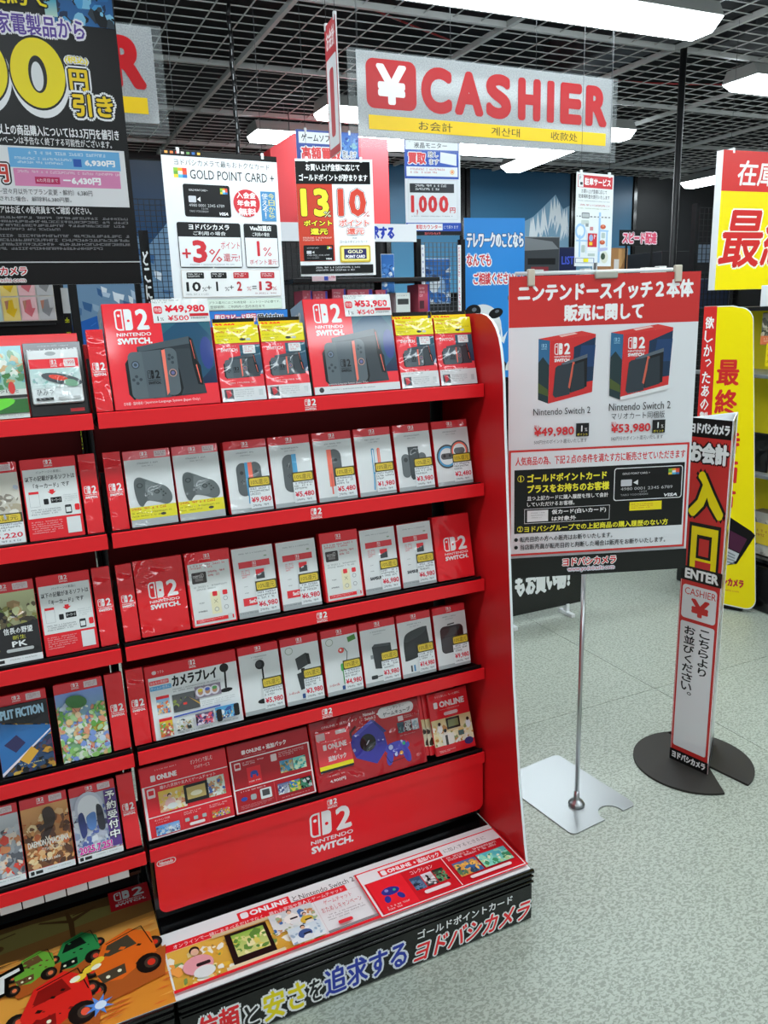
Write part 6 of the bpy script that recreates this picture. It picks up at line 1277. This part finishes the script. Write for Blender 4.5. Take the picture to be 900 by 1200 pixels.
flat(t2, .5, .05, lambda cv: (cv.art(0, 0, .5, 1, ['#7a1a20', '#2a0a0c', '#3a6a2a'], 4, 14, .6), cv.micro(.6, .3, .8, .7, 1, '#d0d4d4', 3)), (0, -.0003, 1.47))
t = thing('label_strip', 'yellow and black vertical label strip beside the colour chart', 'label', (.225, 3.36, .9)); MB().box(-.013, 0, 0, .013, .003, .78).put('strip', M_BLACK, t); flat(t, .026, .78, lambda cv: (cv.rect(0, .0, 1, .12, '#cfd4d4'), cv.micro(.1, .14, .9, .98, 24, '#c8d020', 3, .6)), (0, -.0002, .39))

# ---- red lightbox
t = thing('red_lightbox', 'big plain red hanging lightbox behind the percent poster', 'lightbox', (2.52, 6.3, 2.24), group=None)
M_LB = mat('red_lightbox_face', '#e84a50', .5, emit='#e8323a', es=.08)
MB().prism([(-.50, .02), (.50, .02), (.50, .68), (-.30, .68), (-.50, .56)], 'y', 0, .5).put('box', M_LB, t); MB().box(-.50, -.005, 0, .50, .5, .02).put('rim', M_WHITEP, t)
MB().tube((-.25, .25, .68), (-.25, .25, GRID_Z - 2.24), .004, 6).put('hanging_rod', M_WIRE, t); MB().tube((.4, .25, .68), (.4, .25, GRID_Z - 2.24), .004, 6).put('hanging_rod', M_WIRE, t)

# ---- black gondola in the middle distance
t = thing('black_gondola', 'black mesh-backed gondola seen over the main stand', 'gondola', (2.25, 4.95, 0))
b = MB()
for x in (-.68, .02, .32, .66): b.box(x - .018, -.02, 0, x + .018, .02, 2.02)
b.put('post', M_BLACK, t)
MB().box(-.68, -.34, 1.735, .30, -.02, 1.762, .003).put('shelf', M_BLACKG, t); MB().box(-.68, -.38, 1.525, .34, -.02, 1.55, .003).put('shelf', M_BLACKG, t); MB().box(-.68, -.36, 0, .66, .0, .18, .003).put('base', M_BLACK, t)
mesh_panel('', '', (-.33, .01, .2), .68, 1.8, .035, parent=t, t_=.0018); mesh_panel('', '', (.49, .01, .2), .34, 1.8, .03, parent=t, t_=.0018, m=mat('grey_mesh', '#5a5e62', .4, metal=.5))
MB().box(-.69, -.03, 2.0, .30, -.022, 2.11).put('header_board', M_WHITEP, t)
flat(t, .98, .105, lambda cv: (cv.rect(0, 0, 1, 1, '#e4e6ea'), cv.text('信頼と安さを追求する', .25, .10, .84, .90, '#2840b0', bo=.05, res=1)), (-.195, -.0302, 2.055))
for k, (x, lab) in enumerate(((.335, 'left'), (.615, 'right'))):
    MB().box(x - .012, -.05, 1.3, x + .012, -.045, 1.98).put('label_strip', M_WHITEP, t); flat(t, .024, .68, lambda cv: (cv.rect(0, 0, 1, 1, '#d8dce0'), cv.micro(.15, .02, .85, .98, 30, '#5a60a0' if k == 0 else '#c83a5a', 3 + k, .6)), (x, -.0502, 1.64))
for k, (x0, x1, z0, z1) in enumerate(((.36, .60, 1.60, 1.90), (.36, .62, 1.20, 1.55), (.07, .17, 1.60, 1.93))):
    o = thing('hanging_bag', ['blue printed bag behind the grey mesh, upper one', 'blue printed bag behind the grey mesh, lower one', 'small blue bag hanging left of the grey mesh'][k], 'bag', (2.25, 5.0, 0), group='blue bags on the mesh')
    MB().box(x0, .0, z0, x1, .02, z1, .004).put('bag', M_WHITEP, o); flat(o, x1 - x0 - .006, z1 - z0 - .006, lambda cv: cv.art(0, 0, 1, 1, ['#2f6ab4', '#4f8ad0', '#dfe6ec', '#3a78c0', '#8fb4dc', '#1c4a8a'], 5 + k, 26, .5), ((x0 + x1) / 2, -.0003, (z0 + z1) / 2))
PK = mat('pink_carton', '#b84a5c', .45); 
for k, (x0, x1, h, c) in enumerate(((1.64, 1.70, .145, 'pink'), (1.705, 1.80, .14, 'dark rose'), (1.83, 1.92, .15, 'pink'), (1.93, 2.10, .145, 'rose patterned'), (2.12, 2.20, .14, 'pink'), (2.26, 2.36, .12, 'grey and white'), (2.42, 2.50, .17, 'rose slanted'))):
    o = thing('carton', c + ' carton on the black gondola, ' + ['leftmost of the row', 'second of the row', 'third of the row', 'widest of the row', 'fifth of the row', 'the only pale one', 'last of the row'][k], 'carton', ((x0 + x1) / 2, 4.66, 1.55), group='cartons on the black gondola')
    w = x1 - x0; MB().box(-w / 2, 0, 0, w / 2, .16, h, .002).put('body', PK if k != 5 else M_WHITEP, o)
    if k != 5: flat(o, w * .97, h * .97, lambda cv: (cv.grad(0, 0, 1, 1, '#c05868', '#8a3040'), cv.rect(.86, 0, 1, 1, '#3a40a0'), cv.micro(.1, .1, .7, .5, 3, '#e0b0b8', k + 2), cv.rect(.08, .6, .5, .9, '#4a2830')), (0, -.0002, h / 2))
    else: flat(o, w * .97, h * .97, lambda cv: (cv.rect(0, 0, 1, 1, '#c8ccc8'), cv.rect(.1, .3, .9, .6, '#3a3c3e'), cv.micro(.1, .1, .8, .2, 1, '#6a6e70', 3)), (0, -.0002, h / 2))
o = thing('price_card', 'pink and white price card on the black gondola shelf edge', 'price card', (1.76, 4.60, 1.745)); MB().box(-.075, 0, 0, .075, .003, .055).put('card', M_WHITE, o); flat(o, .148, .053, lambda cv: (cv.rect(0, 0, 1, 1, '#e6c4cc'), cv.micro(.05, .1, .5, .4, 2, '#8a5a64', 3), cv.rect(.5, .5, .68, .95, '#3a50b0'), cv.text('3,980', .7, .3, .98, .8, '#b83048', res=1)), (0, -.0002, .0275))

# ---- counter area beyond the notice board
def shelfbox(name, label, cat, x0, y0, z0, x1, y1, z1, m, draw=None, group=None):
    o = thing(name, label, cat, ((x0 + x1) / 2, y0, z0), group=group); w = x1 - x0; h = z1 - z0
    MB().box(-w / 2, 0, 0, w / 2, y1 - y0, h, .003).put('body', m, o)
    if draw: flat(o, w * .96, h * .95, draw, (0, -.0003, h / 2))
    return o
M_GREYM = mat('grey_machine', '#5f6468', .4); M_DARKB = mat('dark_blue_plastic', '#1c2a4a', .4); M_CARDB = mat('brown_cardboard', '#9a6f48', .7)
def cx(x): return 3.75 + (x - 2.9) * 1.27
def cz(z): return 1.80 + (z - 1.765) * 1.27
shelfbox('counter', 'long black service counter beyond the notice board', 'counter', 3.72, 5.4, 0, 7.2, 5.95, 1.80, M_BLACK)
shelfbox('printer', 'grey office machine on the counter left of the parking poster', 'printer', 3.80, 5.5, 1.80, 4.15, 5.8, 2.10, M_GREYM, lambda cv: (cv.rect(0, 0, 1, 1, '#3e4246'), cv.poly([(0, .0), (.8, .1), (1, .3), (0, .35)], '#7d8286'), cv.rect(.1, .55, .9, .72, '#1c1e22'), cv.rect(.2, .78, .7, .92, '#8a3038')))
shelfbox('monitor', 'dark blue lit screen between office machine and parking poster', 'monitor', 4.18, 5.6, 1.80, 4.40, 5.65, 2.03, M_DARKB, lambda cv: (cv.rect(0, 0, 1, 1, '#16204a'), cv.text('LIST', .3, .3, .9, .6, '#4a60d8', bo=.03, res=1)))
shelfbox('cardboard_box', 'brown cardboard box on the counter under the pink speed lettering', 'box', 4.80, 5.65, 1.80, 4.99, 5.85, 2.03, M_CARDB, lambda cv: (cv.rect(0, 0, 1, 1, '#a87a4c'), cv.poly([(.45, 0), (1, 0), (.7, .6), (.45, .9)], '#c89a64'), cv.rect(.2, .4, .5, .9, '#d8d4d0')))
for k, (x, w, h, m_) in enumerate(((3.84, .10, .045, '#c8ccc8'), (4.34, .07, .05, '#d8d8d4'), (4.50, .08, .04, '#b83a4a'), (4.98, .11, .055, '#dcdcd8'), (5.14, .08, .065, '#e0e0dc'))):
    shelfbox('paper_tray', ['pale paper tray at the left end behind the board top', 'white paper tray behind the board, beside the red one', 'small red tray behind the board top', 'wide white tray behind the right clip of the board', 'tall white tray behind the board corner'][k], 'tray', x, 5.42, 1.80, x + w, 5.48, 1.80 + h, mat('tray_%d' % k, m_, .5), group='trays on the counter edge')
t = thing('speed_sign', 'small black sign with pink speed delivery lettering', 'sign', (5.09, 5.62, 1.80)); MB().box(-.22, 0, .245, .22, .01, .375).put('board', M_BLACK, t); MB().box(-.15, 0, -.0, -.135, .01, .245).box(.135, 0, 0, .15, .01, .245).put('leg', M_BLACK, t)
flat(t, .43, .12, lambda cv: cv.text('スピード配達', .06, .1, .94, .9, '#d84a6a', bo=.04, out='#e8d0d8', ow=.1, res=1), (0, -.0002, .31))
t = thing('wire_rack', 'black wire rack with white sheets beside the straight black pole', 'rack', (4.17, 3.95, 0)); mesh_panel('', '', (.05, 0, .3), .40, 1.83, .035, parent=t, t_=.0018)
MB().box(-.165, -.02, 0, -.14, .02, 2.15).box(.245, -.02, 0, .27, .02, 2.15).put('post', M_BLACK, t)
for k, (x, z, w, h) in enumerate(((.06, 1.79, .08, .13), (-.08, 1.80, .10, .11))): MB().box(x, .03, z, x + w, .034, z + h).put('paper_sheet', M_WHITE if k == 0 else mat('blueish_paper', '#7d8ea0', .6), t)
MB().box(-.12, .04, 1.5, .24, .26, 1.70, .01).put('bin', M_DARKB, t)
shelfbox('back_cabinet', 'tall dark cabinet against the far wall, behind the black pole', 'cabinet', 5.9, 6.2, 0, 8.2, 6.7, 2.05, mat('charcoal_cabinet', '#101114', .45))

# ---- low black sign stand under the notice board
t = thing('low_sign', 'low black sign board with white lettering on small white feet', 'sign', (2.30, 3.12, 0)); MB().box(-.36, 0, .055, .250, .012, .75, .003).put('board', M_BLACKG, t)
for x in (-.20, .15): MB().box(x - .012, -.05, 0, x + .012, .06, .02, .003).box(x - .009, -.006, .02, x + .009, .020, .06).put('foot', M_WHITEP, t)
flat(t, .605, .14, lambda cv: cv.text('もお買い物！', .30, .06, .86, .94, '#e4e8e8', bo=.05, res=1), (-.055, -.0003, .21))
t = thing('shelf_base', 'black wheeled shelf base beyond the notice board and entry pillar', 'shelf base', (3.75, 3.6, 0)); MB().box(-.55, 0, .07, .22, .3, .55, .01).put('body', M_BLACK, t)
for x in (-.50, .16): MB().tube((x - .012, .03, .03), (x + .012, .03, .03), .03, 14).put('caster', mat('grey_caster', '#6a6e70', .4), t)

# ---- yellow-lined gondola at the right edge
t = thing('yellow_gondola', 'black gondola lined in yellow behind the tall clearance stand', 'gondola', (3.51, 2.3, 0))
MB().box(.12, -.9, .24, .14, .95, 1.50).put('yellow_lining', M_YELLOW, t); MB().box(-.19, -.9, 0, .14, .95, .24, .01).put('base', M_BLACKG, t)
M_GREYS = mat('grey_shelf_metal', '#8c9092', .35, metal=.3)
for z in (1.195, .700): MB().box(-.17, -.9, z - .018, .12, .95, z, .002).put('shelf', M_GREYS, t)
MB().box(-.17, -.9, .25, .12, .95, .27, .002).put('shelf', M_BLACKG, t); MB().box(-.17, -.9, 1.50, .14, .95, 1.52, .002).put('shelf', M_BLACK, t)
for y in (-.9, .92): MB().box(.10, y, 0, .14, y + .03, 1.52).put('post', M_BLACK, t)
G = (3.36, 0)
def pack(label, y0, y1, z0, z1, draw, m, cat='package', name='hanging_package', dx=.0, th=.03, group='goods on the yellow gondola'):
    o = thing(name, label, cat, (3.39 + dx, (y0 + y1) / 2, z0), (0, 0, R(-90)), group); w = y1 - y0; h = z1 - z0
    MB().box(-w / 2, 0, 0, w / 2, th, h, .003).put('body', m, o); flat(o, w * .97, h * .97, draw, (0, -.0003, h / 2), m=INK_FILM); return o
M_CLEARB = mat('brown_product', '#6f6558', .4)
pack('clear pack of brown goods with orange label, top level, by the stand corner', 2.66, 2.86, 1.335, 1.49, lambda cv: (cv.art(0, 0, 1, .75, ['#8d8470', '#5c5a4a', '#b8a888', '#3f4a3a', '#c8c0a8'], 7, 40, .3), cv.rect(0, .72, 1, 1, '#e0784a'), cv.micro(.1, .78, .8, .94, 2, '#f0c8a8', 3)), M_CLEARB)
pack('clear pack of green goods beside the brown pack, cut by the frame', 2.44, 2.64, 1.30, 1.49, lambda cv: (cv.art(0, 0, 1, 1, ['#5c7a5a', '#a8b088', '#d8c890', '#3f5a4a', '#e8e0c8'], 8, 40, .3),), M_CLEARB)
for k, (y, z) in enumerate(((2.76, 1.235), (2.56, 1.22))):
    o = thing('price_tag', ['yellow price tag hanging below the brown pack', 'yellow price tag hanging at the frame edge'][k], 'price tag', (3.355, y, z), (0, 0, R(-82)), 'yellow price tags'); MB().box(-.03, 0, 0, .03, .002, .11).put('card', M_YELLOW, o); flat(o, .058, .106, lambda cv: (cv.rect(0, 0, 1, 1, '#f0d818'), cv.micro(.1, .1, .8, .3, 2, '#8a7a1c', 3), cv.text('980', .15, .45, .85, .65, '#d83a2a', res=1), cv.micro(.1, .75, .8, .9, 1, '#8a7a1c', 5)), (0, -.0003, .055))
pack('black tablet standing on the middle shelf by the yellow stand', 2.76, 2.86, .702, .90, lambda cv: (cv.rrect(0, 0, 1, 1, '#0e0f12', .12),), M_BLACKG, 'tablet', 'tablet', th=.01)
pack('silver tablet holder with white box behind the black tablet', 2.60, 2.74, .702, .86, lambda cv: (cv.rect(0, 0, 1, 1, '#c4cacc'), cv.rect(.1, .1, .9, .5, '#8fb8d8'), cv.micro(.1, .6, .9, .9, 3, '#6a7074', 4)), M_WHITEP, 'box', 'box', th=.08)
pack('clear bag with a yellow label on the lowest yellow shelf', 2.66, 2.82, .272, .50, lambda cv: (cv.art(0, 0, 1, 1, ['#a8a49a', '#d8d4c8', '#6f7268', '#c8c4b8'], 9, 30, .3), cv.rect(.1, .25, .8, .75, '#f0d020'), cv.micro(.2, .4, .7, .6, 2, '#c87a2a', 3)), M_CLEARB, 'bag', 'clear_bag', th=.07)
for k, (y, h, w) in enumerate(((2.83, .10, .05), (2.72, .08, .09), (2.58, .11, .08))):
    shelfbox('small_box', ['tall white bottle-like box on the yellow gondola top', 'low white box on the yellow gondola top', 'white box at the frame edge on the gondola top'][k], 'box', 3.36, y - w / 2, 1.52, 3.44, y + w / 2, 1.52 + h, M_WHITEP, lambda cv: (cv.rect(0, 0, 1, 1, '#d8dcdc'), cv.rect(.2, .3, .8, .6, '#3a4048'), cv.micro(.2, .7, .8, .85, 1, '#7a8084', 3)), 'white boxes on the gondola top')
